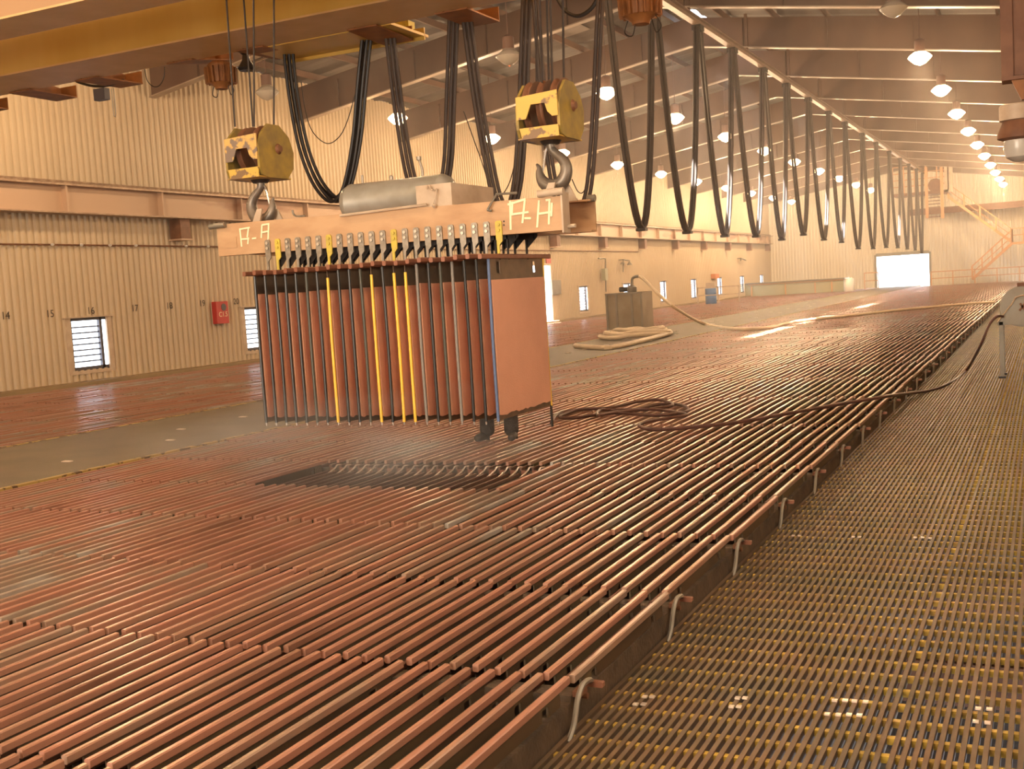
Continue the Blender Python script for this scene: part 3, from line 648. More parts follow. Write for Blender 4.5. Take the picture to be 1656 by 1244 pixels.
b = MB().box((p0.x, 8.31, bz(p0.x, 1)-.02), (p1.x, 9.1, .915)); b.build('valve_box', 'beamlight', lb)
# ------------------------------------------------------------------ hook blocks
def hook_block(cx, x0, x1, z0, z1, side, label, worn):
    t = empty('hook_block', ((x0+x1)/2, 8.68, z0-.42), label, 'hook block'); y0, y1 = 8.42, 8.95; h = z1-z0
    O = [(y0, z0+.08), (y0+.03, z0+.02), (y0+.12, z0), (y1-.12, z0), (y1-.02, z0+.10), (y1, z0+.25), (y1-.06, z1-.10), (y1-.2, z1), (y0+.16, z1), (y0+.05, z1-.10), (y0, z1-.2)]
    for xx in (x0, x1): 
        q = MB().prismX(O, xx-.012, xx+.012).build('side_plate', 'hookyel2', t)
        MB().lathe([(.05, -.02), (.05, .012), (.03, .03), (.03, .04)] if xx == x1 else [(.05, -.012), (.05, .02)], (xx, (y0+y1)/2+.03, z0+.27), 'X', 14).build('axle_cap', 'rustdk', q)
    F = [(x0, z1-.12), (x1, z1-.10), (x1, z0+.16), (x1-.05, z0+.16), (x1-.09, z0+.20), (x1-.11, z0+.27), (x0+.13, z0+.27), (x0+.10, z0+.20), (x0+.08, z0+.16), (x0, z0+.16)]
    MB().prismY(F, y0-.012, y0).build('front_plate', 'worn' if worn else 'hookyel', t)
    MB().prismY([(x0+.02, z0+.09), (x1, z0+.09), (x1, z0), (x0+.04, z0)], y0-.012, y0).box((x0, y0, z0), (x1, y1-.05, z0+.012)).build('lower_plate', 'hookyel', t)
    n = 2 if worn else 3
    for q in range(n):
        xx = x0+(x1-x0)*(q+.5)/n if n == 3 else x0+(x1-x0)*(.3, .78)[q]
        MB().lathe([(.10, -.03), (.225, -.03), (.20, -.008), (.20, .008), (.225, .03), (.10, .03)], (xx, (y0+y1)/2, z0+.27), 'X', 24).build('sheave', 'rustdk', t, smooth=True)
    MB().tube([(x0, (y0+y1)/2, z0+.27), (x1, (y0+y1)/2, z0+.27)], .03, 10).build('axle', 'dark', t)
    b = MB()
    MB().lathe([(.07, -.03), (.09, 0), (.09, .10)], ((x0+x1)/2, 8.66, z0), 'Z', 14).build('swivel', 'dark', t)
    # forged hook, side = +1 opens to the right
    c = Vector(((x0+x1)/2, 8.66, z0)); s_ = side
    P = [(0, .0), (0, -.06), (-.03, -.10), (-.095, -.16), (-.125, -.23), (-.105, -.31), (-.045, -.365), (.03, -.37), (.09, -.325), (.115, -.26), (.118, -.21), (.14, -.175)]
    RR = [.038, .036, .036, .043, .050, .056, .062, .060, .050, .036, .022, .008]
    pts = [c+Vector((s_*a, 0, d)) for a, d in P]; sp = smooth_path(pts, 5); rs = []
    for i in range(len(sp)):
        u = i/5; k = min(int(u), len(RR)-2); rs.append(RR[k]+(RR[k+1]-RR[k])*(u-k))
    MB().tube(sp, rs, 14).build('hook', 'hook', t, smooth=True)
    MB().tube([c+Vector((s_*.03, 0, -.04)), c+Vector((s_*.055, 0, -.08)), c+Vector((s_*.085, 0, -.24))], [.01, .014, .006], 6).build('safety_latch', 'chrome', t, smooth=True)
    return t
p1_, p2_ = onY(367, 270, 8.42), onY(420, 285, 8.42)
hb1 = hook_block(0, p1_.x, p2_.x, 1.17, 1.66, 1, 'worn yellow hook block on the left, paint peeled, hook opening right', True)
p3_, p4_ = onY(838, 220, 8.42), onY(905, 220, 8.42)
hb2 = hook_block(0, p3_.x, p4_.x, 1.20, 1.66, -1, 'bright yellow hook block above the right end of the lifting beam', False)
for t, lst in ((hb1, ((366, 380, 8.55), (394, 409, 8.75), (410, 411, 8.60), (443, 443, 8.75))), (hb2, ((866, 868, 8.75), (873, 876, 8.6), (884, 888, 8.7), (890, 893, 8.6), (910, 912, 8.75)))):
    for xa, xb, yy in lst:
        a = onY(xa, -2, yy); c = onY(xb, 205 if t is hb1 else 140, yy); d = (a-c).normalized(); e = c+d*(4.2-c.z)/d.z
        MB().tube([c, e], .0085 if t is hb1 else .010, 6).build('wire_rope', 'rope', t)
# ------------------------------------------------------------------ the crane bridge
cr = empty('bridge_crane', (-10, 9.4, 2.8), 'yellow overhead crane bridge with two girders crossing the top left', 'crane')
def girder(y0, y1, z0, hgt, m1, nm):
    b = MB(); b.box((XW+.4, y0+.06, z0+.02), (XE-.6, y1-.06, z0+hgt)); g = b.build(nm, m1, cr)
    MB().box((XW+.4, y0, z0-.0), (XE-.6, y1, z0+.02)).build('bottom_flange', 'flange', g)
    b = MB(); n = 0
    for i in range(60):
        x = -14+i*.35+random.uniform(0, .1); b.box((x, y0+.045, z0+.02), (x+random.uniform(.05, .25), y0+.061, z0+.032))
    b.build('weld_bead', 'rustdk', g)
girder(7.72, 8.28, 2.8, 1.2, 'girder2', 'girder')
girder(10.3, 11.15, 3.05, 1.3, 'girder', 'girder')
# cantilever brackets behind the far girder
for (xa, ya), (xb, yb) in (((15, 165), (14, 176)), ((125, 130), (125, 157)), ((231, 112), (231, 135)), ((375, 75), (378, 96)), ((490, 70), (490, 88)), ((668, 46), (668, 64)), ((808, 10), (808, 34))):
    Yb = 11.85; p = onY(xa, ya, Yb); q = onY(xb, yb, Yb); x = q.x
    b = MB(); b.prismX([(11.05, 3.04), (Yb, q.z), (Yb, q.z+.15), (11.05, 3.3)], x-.30, x-.28)
    b.prismX([(11.05, 3.03), (Yb, q.z-.01), (Yb, q.z+.006), (11.05, 3.046)], x-.40, x-.0)
    b.box((x-.40, Yb-.012, q.z), (x, Yb, q.z+.16)); b.build('cantilever_bracket', 'rust', cr)
b = MB(); pa = onZ(430, 95, 3.02); b.box((-8.6, 11.15, 3.04), (-6.6, 12.0, 3.07)).box((-8.6, 11.9, 3.0), (-6.6, 11.92, 3.14)); b.build('walkway_plate', 'girder', cr)
b = MB(); q = onY(654, 56, 12.0); b.box((q.x-.25, 11.85, q.z-.03), (q.x+.15, 12.0, q.z+.12)); b.build('end_bracket', 'hangyel', cr)
# right-hand hanging end frame
pr0 = onY(1618, 60, 11.3); pr1 = onY(1640, 130, 11.3)
b = MB(); b.box((pr0.x, 11.3, pr1.z+.02), (pr0.x+.10, 11.34, 3.1)).box((pr0.x+.10, 11.34, pr1.z+.05), (pr0.x+.62, 11.36, 3.1)).box((pr0.x, 11.24, pr1.z), (pr0.x+.62, 11.5, pr1.z+.03)); b.box((pr0.x-.05, 11.2, 2.72), (pr0.x+.62, 11.4, 2.80))
b.build('end_frame', 'rustdk', cr, label='brown hanging end frame')
b = MB(); b.prismY([(pr0.x+.08, pr1.z), (pr0.x+.42, pr1.z), (pr0.x+.34, pr1.z-.18), (pr0.x+.16, pr1.z-.18)], 11.28, 11.36).build('lamp_bracket', 'rust', cr)
# ribbed flood lamps hung below the crane
def ribbed_lamp(px, py, Y, rad, label, glass=False):
    p = onY(px, py, Y); t = empty('flood_lamp', p, label, 'lamp')
    MB().lathe([(rad*.6, rad*1.0), (rad*.95, rad*.75), (rad*1.0, rad*.5), (rad*.9, -rad*.55), (rad*.5, -rad*.85), (rad*.45, -rad*1.0)][::-1], p, 'Z', 18).build('housing', 'rust', t, smooth=True)
    b = MB()
    for k in range(18):
        a = 2*math.pi*k/18; d = Vector((math.cos(a), math.sin(a), 0)); b.bar(p+d*rad*1.0+Vector((0, 0, -rad*.6)), p+d*rad*1.06+Vector((0, 0, rad*.55)), .012, .05, d)
    b.build('cooling_fin', 'rust', t)
    b = MB(); b.box(p+Vector((-.03, -.03, rad)), (p.x+.03, p.y+.03, 3.06)); b.tube([p+Vector((-.08, 0, rad*.8)), (p.x-.1, p.y, 3.05)], .015, 6); b.build('hanger', 'rustdk', t)
    b = MB(); b.tube(smooth_path([p+Vector((-rad*.7, 0, -rad*.7)), p+Vector((-rad*.9, 0, -rad*1.3)), p+Vector((-rad*.5, 0, -rad*1.5)), p+Vector((-rad*.3, 0, -rad*.9))], 5), .006, 5); b.tube(smooth_path([p+Vector((rad*.8, 0, -rad*.6)), p+Vector((rad*1.1, 0, -rad*1.2)), p+Vector((rad*.8, 0, -rad*1.5)), p+Vector((rad*.6, 0, -rad*.8))], 5), .006, 5); b.build('wire_loop', 'rope', t)
ribbed_lamp(357, 122, 11.5, .17, 'rusty ribbed floodlight under the crane, left of the wire ropes')
ribbed_lamp(1035, 8, 11.5, .20, 'rusty ribbed floodlight cut by the top edge of the photo')
p = onY(398, 100, 11.6); t = empty('horn', p, 'small dark horn unit under the crane between the wire ropes', 'horn')
MB().lathe([(.09, -.11), (.11, -.08), (.05, .02), (.04, .08), (.08, .12), (.08, .17)], p, 'Z', 14).build('bell', 'dark', t, smooth=True); MB().box(p+Vector((-.02, -.02, .17)), (p.x+.02, p.y+.02, 3.05)).build('stem', 'galv', t)
p = onY(1647, 205, 11.4); t = empty('globe_lamp', p, 'large unlit lamp with beige cap and clear glass at the right edge', 'lamp')
MB().lathe([(.15, .20), (.16, .19), (.16, .06), (.12, .05)][::-1], p, 'Z', 24).build('cap', 'beamlight', t, smooth=True)
MB().lathe([(.13, .06), (.18, -.06), (.18, -.10), (.13, -.12)][::-1], p, 'Z', 24).build('collar', 'rustdk', t, smooth=True)
MB().lathe([(.125, -.12), (.13, -.2), (.11, -.27), (.05, -.31), (.01, -.315)][::-1], p, 'Z', 24).build('glass', 'lampoff', t, smooth=True)
# grey box and chain left of the crane
p = onY(164, 148, 11.9); o = tag(MB().box((p.x-.10, 11.85, p.z-.12), (p.x+.10, 11.95, 3.1)).build('junction_box', 'frame'), 'dark grey plate hanging below the crane girder at left', 'box')
b = MB(); q = onY(179, 130, 11.9); q2 = onY(181, 188, 11.9); b.tube([(q.x, 11.9, 3.08), (q.x, 11.9, q2.z), (q.x+.025, 11.9, q2.z-.02), (q.x+.04, 11.9, q2.z+.02), (q.x+.04, 11.9, 3.08)], .007, 5)
tag(b.build('pull_chain', 'galv'), 'thin pull chain loop hanging beside the grey plate', 'chain')
def sag(name, pts, Y, r, m, label, cat='cable', group=None):
    P = [onY(x, y, Y) for x, y in pts]; return tag(MB().tube(smooth_path(P, 8), r, 6).build(name, m, smooth=True), label, cat, group)
sag('cable', [(118, 125), (125, 132), (150, 139), (175, 138), (200, 130)], 11.6, .02, 'rubber', 'thick black cable sagging under the far left of the crane')
sag('cable', [(234, 112), (238, 130), (248, 140), (258, 138), (265, 125), (266, 108)], 11.8, .006, 'rubber', 'thin wire loop under the crane between two brackets')
sag('cable', [(900, -5), (915, 18), (935, 26), (955, 15), (968, -5)], 11.6, .022, 'rubber', 'black cable sagging at the top edge right of the hook block')
# festoon loops of the crane trolley: bundles of cables hung behind the far girder
def bundle(pxl, Y, offs, r, m, label, group=None):
    t = None; P0 = [onY(x, y, Y) for x, y in pxl]
    t = empty('festoon_cable', P0[len(P0)//2], label, 'cable', group)
    for dx, dy, dz in offs:
        MB().tube(smooth_path([p+Vector((dx, dy, 0))+Vector((0, 0, dz*math.sin(math.pi*i/(len(P0)-1)))) for i, p in enumerate(P0)], 8), r, 7).build('cable_strand', m, t, smooth=True)
    return t
bundle([(458, 60), (462, 110), (470, 170), (484, 240), (505, 295), (530, 325), (548, 318), (560, 285), (571, 220), (578, 140), (586, 60)], 11.6, [(0, 0, 0), (.05, .03, -.0), (.085, .06, .04), (-.01, .09, .06)], .021, 'rubber', 'black cable bundle looping down to the left end of the air tank')
bundle([(622, 40), (630, 110), (642, 200), (656, 280), (675, 340), (700, 335), (717, 270), (722, 160), (727, 20)], 11.6, [(0, 0, 0), (.045, .02, 0), (.085, .04, .02)], .022, 'cable', 'brown cable bundle hanging behind the air tank, middle loop')
bundle([(747, 15), (755, 80), (766, 160), (780, 240), (797, 320), (815, 345), (830, 300), (838, 200), (842, 100), (846, -10)], 11.6, [(0, 0, 0), (.04, .02, 0), (.08, .04, .02)], .022, 'cable', 'brown cable bundle hanging behind the valve box')
bundle([(862, -10), (870, 100), (880, 220), (900, 330), (925, 345), (945, 320), (954, 250), (960, 150), (964, 60), (968, -10)], 11.6, [(0, 0, 0), (.045, .02, 0)], .022, 'cable', 'brown cable bundle rising right of the bright yellow hook block')
sag('cable', [(487, 130), (493, 175), (505, 212), (528, 232), (548, 222), (562, 195), (575, 150)], 12.2, .006, 'rubber', 'thin wire sagging inside the left cable loop')
sag('cable', [(750, 180), (775, 250), (800, 315), (822, 300), (838, 240)], 12.3, .006, 'rubber', 'thin wire sagging behind the valve box')
sag('cable', [(925, 290), (935, 310), (945, 308), (957, 270), (962, 235)], 12.3, .006, 'rubber', 'thin wire sagging right of the right hook')
# ------------------------------------------------------------------ the long festoon line
FX, FZ = -8.25, 6.62
fr = empty('festoon_rail', (FX, 55, FZ), 'long brown rail under the roof carrying the hanging cable loops', 'rail')
MB().prismY([(FX-.09, FZ), (FX+.09, FZ), (FX+.09, FZ+.03), (FX+.015, FZ+.04), (FX+.015, FZ+.16), (FX+.09, FZ+.17), (FX+.09, FZ+.2), (FX-.09, FZ+.2), (FX-.09, FZ+.17), (FX-.015, FZ+.16), (FX-.015, FZ+.04), (FX-.09, FZ+.03)], 18, 89).build('rail_section', 'railst', fr)
b = MB()
for fy in FRY[4:-1]: b.box((FX-.04, fy-.05, FZ+.2), (FX+.04, fy+.05, roofz(FX)-.1))
b.build('rail_hanger', 'rafter', fr)
tops = [22.6, 26.0, 29.7, 33.3, 37.2, 40.8, 44.8, 49.2, 53.4, 58.6, 63.5, 69.0, 74.2, 79.0, 83.6, 87.6]
bots = [1.18, 1.18, 1.15, 1.2, 1.15, 1.38, 1.25, 1.2, .95, .98, 1.08, 1.1, 1.05, 1.0, .8]
for k in range(len(tops)-1):
    a, c = tops[k], tops[k+1]; pts = []
    for i in range(29):
        u = -1+2*i/28; h = abs(u)**1.45; wv = math.copysign(h**.52, u)
        pts.append(Vector((FX, (a+c)/2+wv*((c-a)/2-.16), bots[k]+(FZ-.05-bots[k])*h)))
    # cables hang close to their trolleys near the top
    t = empty('festoon_loop', (FX, (a+c)/2, bots[k]), 'dark cable loop hanging from the long rail, %s' % (['nearest loop, left of all the others', 'second loop from the left', 'third loop from the left', 'fourth loop from the left'][k] if k < 4 else ordinal(k+1)+' loop counting from the left'), 'cable loop', 'cable loops on the long rail')
    for dx in (-.042, .042): MB().tube([p+Vector((dx, 0, 0)) for p in pts], .042, 7).build('cable_strand', 'cable', t, smooth=True)
    MB().box((FX-.11, (a+c)/2-.10, bots[k]-.05), (FX+.11, (a+c)/2+.10, bots[k]+.02)).build('clamp', 'dark', t)
    MB().box((FX-.12, a-.18, FZ-.14), (FX+.12, a+.18, FZ)).build('trolley', 'dark', t)
# ------------------------------------------------------------------ lamps
def make_lamp(p, lit=True, top=None):
    t = empty('bay_lamp', p, '', 'lamp'); c = Vector(p)
    MB().lathe([(.10, .16), (.13, .18), (.13, .42), (.08, .46)], c, 'Z', 12).build('ballast', 'lampdk', t, smooth=True)
    MB().lathe([(.15, .13), (.14, .15), (.11, .19), (.10, .20)], c, 'Z', 18).build('reflector', 'lampgr', t, smooth=True)
    MB().lathe([(.02, -.19), (.14, -.14), (.27, -.02), (.29, .01), (.25, .06), (.14, .14), (.05, .15)], c, 'Z', 18).build('glass', 'glare' if lit else 'lampoff', t, smooth=True)
    MB().tube([c+Vector((0, 0, .46)), (c.x, c.y, roofz(c.x)+.0)], .012, 5).build('rod', 'lampdk', t)
    return t
lp0 = None
rows = (('left', 'lamp row over the left bank', -17.1, 5.18, [28.9+6.2*k for k in range(10)]), ('mid', 'lamp row over the walkway', -10.75, 5.15, [29.3+6.25*k for k in range(9)]), ('right', 'lamp row over the right bank', -2.86, 5.18, [30.7+6.2*k for k in range(10)]))
def plight(p, e=None):
    l = bpy.data.lights.new('lamp_light', 'POINT'); l.energy = e or LAMP_W; l.color = LAMP_C; l.shadow_soft_size = .2
    o = bpy.data.objects.new('lamp_light', l); col.objects.link(o); o.location = p
for nm, gname, x, z, ys_ in rows:
    lp0 = None
    for k, yy in enumerate(ys_):
        if lp0 is None: lp0 = make_lamp((x, yy, z)); c = lp0
        else: c = copy_tree(lp0); c.location = (x, yy, z)
        tag(c, 'glowing orange lamp, %s of the %s' % ('nearest' if k == 0 else ordinal(k+1), gname), 'lamp', gname)
        plight((x, yy, z-.35), LAMP_W*(2.2 if yy > 70 else 1.4 if yy > 55 else 1))
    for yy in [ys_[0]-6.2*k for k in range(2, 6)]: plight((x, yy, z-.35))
lo = make_lamp(onX(432, 150, -17.1), False); tag(lo, 'unlit bell lamp hanging near the left wall beside the wire ropes', 'lamp')
pm = onX(823, 92, -10.6); lo = make_lamp(pm, False); tag(lo, 'lamp with dark cap and faint red glow high behind the cables', 'lamp')
MB().lathe([(.01, -.20), (.05, -.16), (.05, -.12)], pm, 'Z', 10).build('filament', 'redglow', lo)
pm = onX(1445, 14, -2.86); lo = make_lamp(pm, False); tag(lo, 'unlit pale lamp at the top edge above the right bank', 'lamp')
# ------------------------------------------------------------------ red box
p = onX(342, 525, XW+.05); q = onX(368, 487, XW+.05); bx = empty('extinguisher_box', (XW+.15, p.y+.5, -.72), 'red wall box with round window beside the second louvred window', 'box')
p0 = onX(352, 524, XW+.2); p1 = onX(368, 487, XW+.2)
MB().box((XW+.046, p0.y, p0.z), (XW+.2, p1.y, p1.z)).build('case', 'red', bx)
MB().lathe([(.10, 0), (.10, .01)], (XW+.198, (p0.y+p1.y)/2+.06, p1.z-.16), 'X', 16).build('round_window', 'frame', bx)
text_mesh('C1.5', .19, 'chalk', 'lettering', bx, (XW+.203, (p0.y+p1.y)/2+.02, p1.z-.36), (0, 1, 0), (0, 0, 1), label='pale stencilled letters')
# small things on the left wall farther on
def wallbox(px0, py0, px1, py1, m, label, cat='box', d=.2, name='wall_box'):
    a = onX(px0, py1, XW+.05); c = onX(px1, py0, XW+.05); return tag(MB().box((XW+.046, a.y, a.z), (XW+.05+d, c.y, c.z)).build(name, m), label, cat)
wallbox(890, 453, 903, 477, 'galv', 'grey red-trimmed wall box right of the bright side door', d=.12)
wallbox(883, 418, 890, 426, 'red', 'small red sign above the bright side door', 'sign', .03, 'wall_sign')
def pipe_stand(pts, Y0_, r, label, name='shower_pipe', extra=None):
    P = [onX(x, y, XW+.3) for x, y in pts]; t = empty(name, P[0], label, 'pipe'); MB().tube(P, r, 7).tube([P[1], P[1]-Vector((.27, 0, 0))], r*.8, 6).build('pipe', 'galv', t, smooth=True); return t
t = pipe_stand([(980, 472), (979, 418), (968, 418)], 0, .04, 'grey emergency shower pipe on the far left wall behind the steel tank')
c = onX(978, 444, XW+.3); MB().box(c-Vector((.1, .18, .3)), c+Vector((.1, .18, .3))).build('valve_box', 'green', t)
t = pipe_stand([(1008, 440), (1008, 420), (1018, 422)], 0, .04, 'grey eye wash pipe on the left wall above the steel tank')
c = onX(1018, 425, XW+.3); MB().lathe([(.16, -.12), (.05, .05)], c, 'Z', 10).build('shower_head', 'galv', t); c = onX(1007, 425, XW+.3); MB().lathe([(.05, .05), (.16, -.08)][::-1], c, 'Z', 10).build('shower_head', 'galv', t)
t = pipe_stand([(1198, 422), (1198, 418), (1206, 421)], 0, .05, 'small pipe fitting on the left wall above the green tank')
# ------------------------------------------------------------------ steel tank with pump on the walkway
ty = 33.0
a = onY(984, 541, ty); c = onY(1040, 541, ty); tz0, tz1 = -1.6, onY(984, 475, ty).z
t = empty('wash_tank', ((a.x+c.x)/2, ty+.7, -1.6), 'brownish stainless open tank with pump standing on the central walkway', 'tank')
b = MB(); x0, x1 = a.x, c.x; d = 1.05
b.box((x0, ty, tz0), (x1, ty+.02, tz1)).box((x0, ty+d, tz0), (x1, ty+d+.02, tz1)).box((x0, ty, tz0), (x0+.02, ty+d, tz1)).box((x1-.02, ty, tz0), (x1, ty+d, tz1)).box((x0, ty, tz0), (x1, ty+d, tz0+.03)); b.build('tank_body', 'tankst', t)
b = MB()
for f in (0, .28, .72, 1): xx = x0+(x1-x0)*f; b.box((xx-.03, ty-.03, tz0), (xx+.03, ty, tz1))
b.box((x0-.03, ty-.04, tz1-.05), (x1+.03, ty, tz1)); b.box((x0-.04, ty-.03, tz1-.05), (x0, ty+d, tz1)); b.build('tank_rib', 'galv', t)
P = [onY(x, y, ty+.4) for x, y in ((1025, 500), (1025, 478), (1022, 455), (1026, 448), (1036, 447))]
b = MB().tube(smooth_path(P, 4), .045, 8); pu = b.build('pump_pipe', 'galv', t, smooth=True)
c = onY(1022, 470, ty+.4); MB().lathe([(.12, -.15), (.15, -.1), (.15, .1), (.08, .16)], c, 'Z', 12).build('pump', 'galv', t, smooth=True)
c = onY(1012, 468, ty+.4); MB().lathe([(.08, -.2), (.08, .1)], c, 'X', 10).build('pump_motor', 'dark', t, smooth=True)
# white hoses
P = [onY(1034, 447, ty+.4), onY(1045, 455, ty), onY(1065, 476, ty-.4), onY(1095, 500, ty-.8), onZ(1140, 524, -1.56), onZ(1190, 532, -1.56), onZ(1240, 530, -1.56), onZ(1290, 520, -1.56), onZ(1360, 512, -1.56), onZ(1440, 503, -1.56), onZ(1500, 497, -1.56), onZ(1560, 492, -1.56), onZ(1608, 489, -1.56)]
tag(MB().tube(smooth_path(P, 8), .05, 8).build('transfer_hose', 'hosew', smooth=True), 'pale hose from the steel tank pump across the bars to the reel', 'hose')
def coil(c, rx, ry, turns, r, z0, jx, seed, tail=None):
    rr = random.Random(seed); P = []
    if tail: P += tail
    for k in range(turns*10+1):
        a = 2*math.pi*k/10; f = 1-.07*k/10+rr.uniform(-.13, .10); P.append(Vector((c[0]+rx*f*math.cos(a), c[1]+ry*f*math.sin(a), z0+r+(k/10)*r*1.2*jx+rr.uniform(0, .07))))
    return P
P = coil((-10.75, 30.7), 1.0, 1.1, 5, .05, -1.6, .6, 3, [onZ(930, 559, -1.54), onZ(965, 562, -1.54), onZ(1000, 560, -1.54)])
tag(MB().tube(smooth_path(P, 4), .06, 8).build('hose_coil', 'hosew', smooth=True), 'coil of thick cream hose lying on the walkway before the tank', 'hose')
# brown hose coil and its black run to the reel
zH = TOP+.022
pts = [(892, 684), (905, 668), (960, 661), (1010, 666), (1060, 655), (1100, 655), (1112, 665), (1060, 672), (990, 668), (930, 676), (905, 674), (935, 663), (985, 660), (1030, 650), (1065, 647), (1088, 655), (1050, 662), (1000, 663), (970, 664), (968, 672), (990, 668), (1050, 662), (1100, 668), (1108, 672), (1075, 677), (1040, 684), (1035, 690), (1060, 695), (1130, 690), (1200, 682), (1300, 664), (1380, 650), (1440, 640)]
P = [onZ(x, y, zH+.02*(i/len(pts))) for i, (x, y) in enumerate(pts)]
P2 = [onZ(1470, 636, -1.70), onZ(1500, 632, GZ+.02), onZ(1530, 622, GZ+.02), onZ(1562, 600, GZ+.02), onY(1585, 560, 18.2), onY(1600, 525, 18.3), onY(1612, 512, 18.4), onY(1622, 512, 18.5)]
tag(MB().tube(smooth_path(P+P2, 6), .020, 8).build('water_hose', 'hoseb', smooth=True), 'dark brown hose tangled on the bars and running to the reel', 'hose')
# ------------------------------------------------------------------ hose reel on its stand
ry_ = 18.6
def RP(x, y, Y=ry_): return onY(x, y, Y)
leg = RP(1621, 611); t = empty('hose_reel', (leg.x+.2, ry_+.2, GZ), 'grey sheet metal hose reel on a steel stand at the right edge', 'reel')
c = RP(1652, 496); rad = abs(RP(1616, 490).x-c.x)
for dy, nm in ((0, 'drum_plate'), (.45, 'drum_plate')): MB().lathe([(.02, 0), (rad*.985, 0), (rad, .012), (rad*.985, .024), (.02, .024)], (c.x, ry_+.06+dy, c.z), 'Y', 32).build(nm, 'galv', t, smooth=True)
MB().lathe([(rad*.55, 0), (rad*.55, .42)], (c.x, ry_+.07, c.z), 'Y', 20).build('drum', 'hosek', t, smooth=True)
b = MB(); e = RP(1613, 521); z0 = e.z
b.prismY([(e.x, z0), (e.x+.9, z0), (c.x+.12, c.z+.12), (c.x-.10, c.z+.10), (c.x-.13, c.z+.05)], ry_, ry_+.02).build('side_panel', 'galv', t); b = MB(); b.prismY([(e.x, z0), (e.x+.9, z0), (c.x+.12, c.z+.12), (c.x-.1, c.z+.1)], ry_+.55, ry_+.57); b.build('side_panel', 'galv', t)
b = MB(); b.tube([(e.x, ry_-.012, z0), (c.x-.13, ry_-.012, c.z+.05), (c.x-.08, ry_-.012, c.z+.14), (c.x+.02, ry_-.012, c.z+.17), (c.x+.1, ry_-.012, c.z+.14)], .012, 6); b.build('edge_trim', 'beamlight', t)
for xx, yy in ((leg.x, ry_), (leg.x, ry_+.55), (leg.x+.85, ry_), (leg.x+.85, ry_+.55)):
    lg = MB().box((xx-.028, yy, GZ+.02), (xx+.028, yy+.05, z0)).build('leg', 'galv', t); MB().box((xx-.05, yy-.02, GZ), (xx+.05, yy+.07, GZ+.03)).build('foot', 'rubber', lg)
MB().box((e.x, ry_-.0, z0-.05), (e.x+.95, ry_+.6, z0)).build('top_frame', 'galv', t)
b = MB(); b.bar((c.x-.03, ry_-.01, c.z-.06), (c.x+.05, ry_-.01, c.z+.05), .03, .02, (0, 1, 0)).bar((c.x+.05, ry_-.01, c.z-.06), (c.x-.02, ry_-.01, c.z+.05), .03, .02, (0, 1, 0)).build('crank', 'rustdk', t)
p = RP(1652, 448, ry_+.3); tag(MB().box((p.x-.06, ry_+.1, c.z+rad-.01), (p.x+.4, ry_+.5, c.z+rad+.05)).build('lid_board', 'rustdk'), 'brown board lying on top of the hose reel', 'board')
# ------------------------------------------------------------------ far end: tank, drum, rails, stairs
Yf = 84.0
a = onY(1192, 478, Yf); c = onY(1364, 452, Yf); t = empty('long_tank', ((a.x+c.x)/2, Yf+1, -1.6), 'long grey green tank by the far end of the walkway', 'tank')
MB().box((a.x, Yf, -1.6), (c.x, Yf+2, c.z)).build('tank_body', 'green', t); MB().box((a.x-.1, Yf-.1, c.z), (c.x+.1, Yf+2.1, c.z+.12)).build('rim', 'galv', t)
b = MB()
for x in (1215, 1270, 1318, 1345): q = onY(x, 465, Yf-.1); b.box((q.x-.04, Yf-.1, -1.6), (q.x+.04, Yf-.02, c.z-.1))
q = onY(1210, 461, Yf-.1); b.box((q.x, Yf-.1, q.z-.04), (c.x, Yf-.04, q.z+.04)); b.build('guard_rail', 'handrail', t)
a = onY(1368, 472, 83); tag(MB().lathe([(.30, -1.6), (.34, -1.55), (.34, -.75), (.28, -.65)], (a.x+.25, 83, 0), 'Z', 16).build('white_container', 'white', smooth=True), 'white container at the right end of the long tank', 'container')
def frame_rail(name, x0, x1, Y, z0, z1, n, label, m='handrail'):
    t = empty(name, ((x0+x1)/2, Y, z0), label, 'railing')
    for i in range(n+1): x = x0+(x1-x0)*i/n; MB().box((x-.035, Y-.035, z0), (x+.035, Y+.035, z1)).build('post', m, t)
    MB().box((x0, Y-.035, z1-.07), (x1, Y+.035, z1)).build('top_rail', m, t); MB().box((x0, Y-.03, (z0+z1)/2-.03), (x1, Y+.03, (z0+z1)/2+.03)).build('mid_rail', m, t)
    return t
frame_rail('handrail', onY(1398, 450, 88).x, onY(1420, 450, 88).x, 88, -1.6, onY(1400, 441, 88).z, 1, 'short orange railing left of the bright far door')
frame_rail('handrail', onY(1506, 450, 88).x, onY(1656, 440, 88).x+1.2, 88, -1.6, onY(1560, 436, 88).z, 5, 'long orange railing right of the bright far door')
frame_rail('handrail', onX(1160, 470, -18.8).x-.3, -16.6, 66, -1.55, -.55, 2, 'low beige railing by the blue drum', 'beamlight')
p = onZ(1150, 486, TOP); p = Vector((-18.6, 67.3, TOP)); q = onY(1150, 486, 67.3)
t = empty('drum', (q.x, 67.3, TOP), 'blue plastic drum by the left wall far down the hall', 'drum')
h = .95; MB().lathe([(.32, TOP), (.34, TOP+.03), (.34, TOP+.3), (.36, TOP+.32), (.34, TOP+.34), (.34, TOP+.62), (.36, TOP+.64), (.34, TOP+.66), (.34, TOP+h-.03), (.31, TOP+h)], (q.x, 67.3, 0), 'Z', 18).build('drum_body', 'blue', t, smooth=True)
tag(MB().box((q.x-.22, 67.1, TOP+h), (q.x+.30, 67.5, TOP+h+.33)).build('carton', 'beamlight'), 'pale carton standing on the blue drum', 'box')
wallbox(1150, 443, 1156, 451, 'orange', 'small orange brown box on the wall above the blue drum', d=.3)
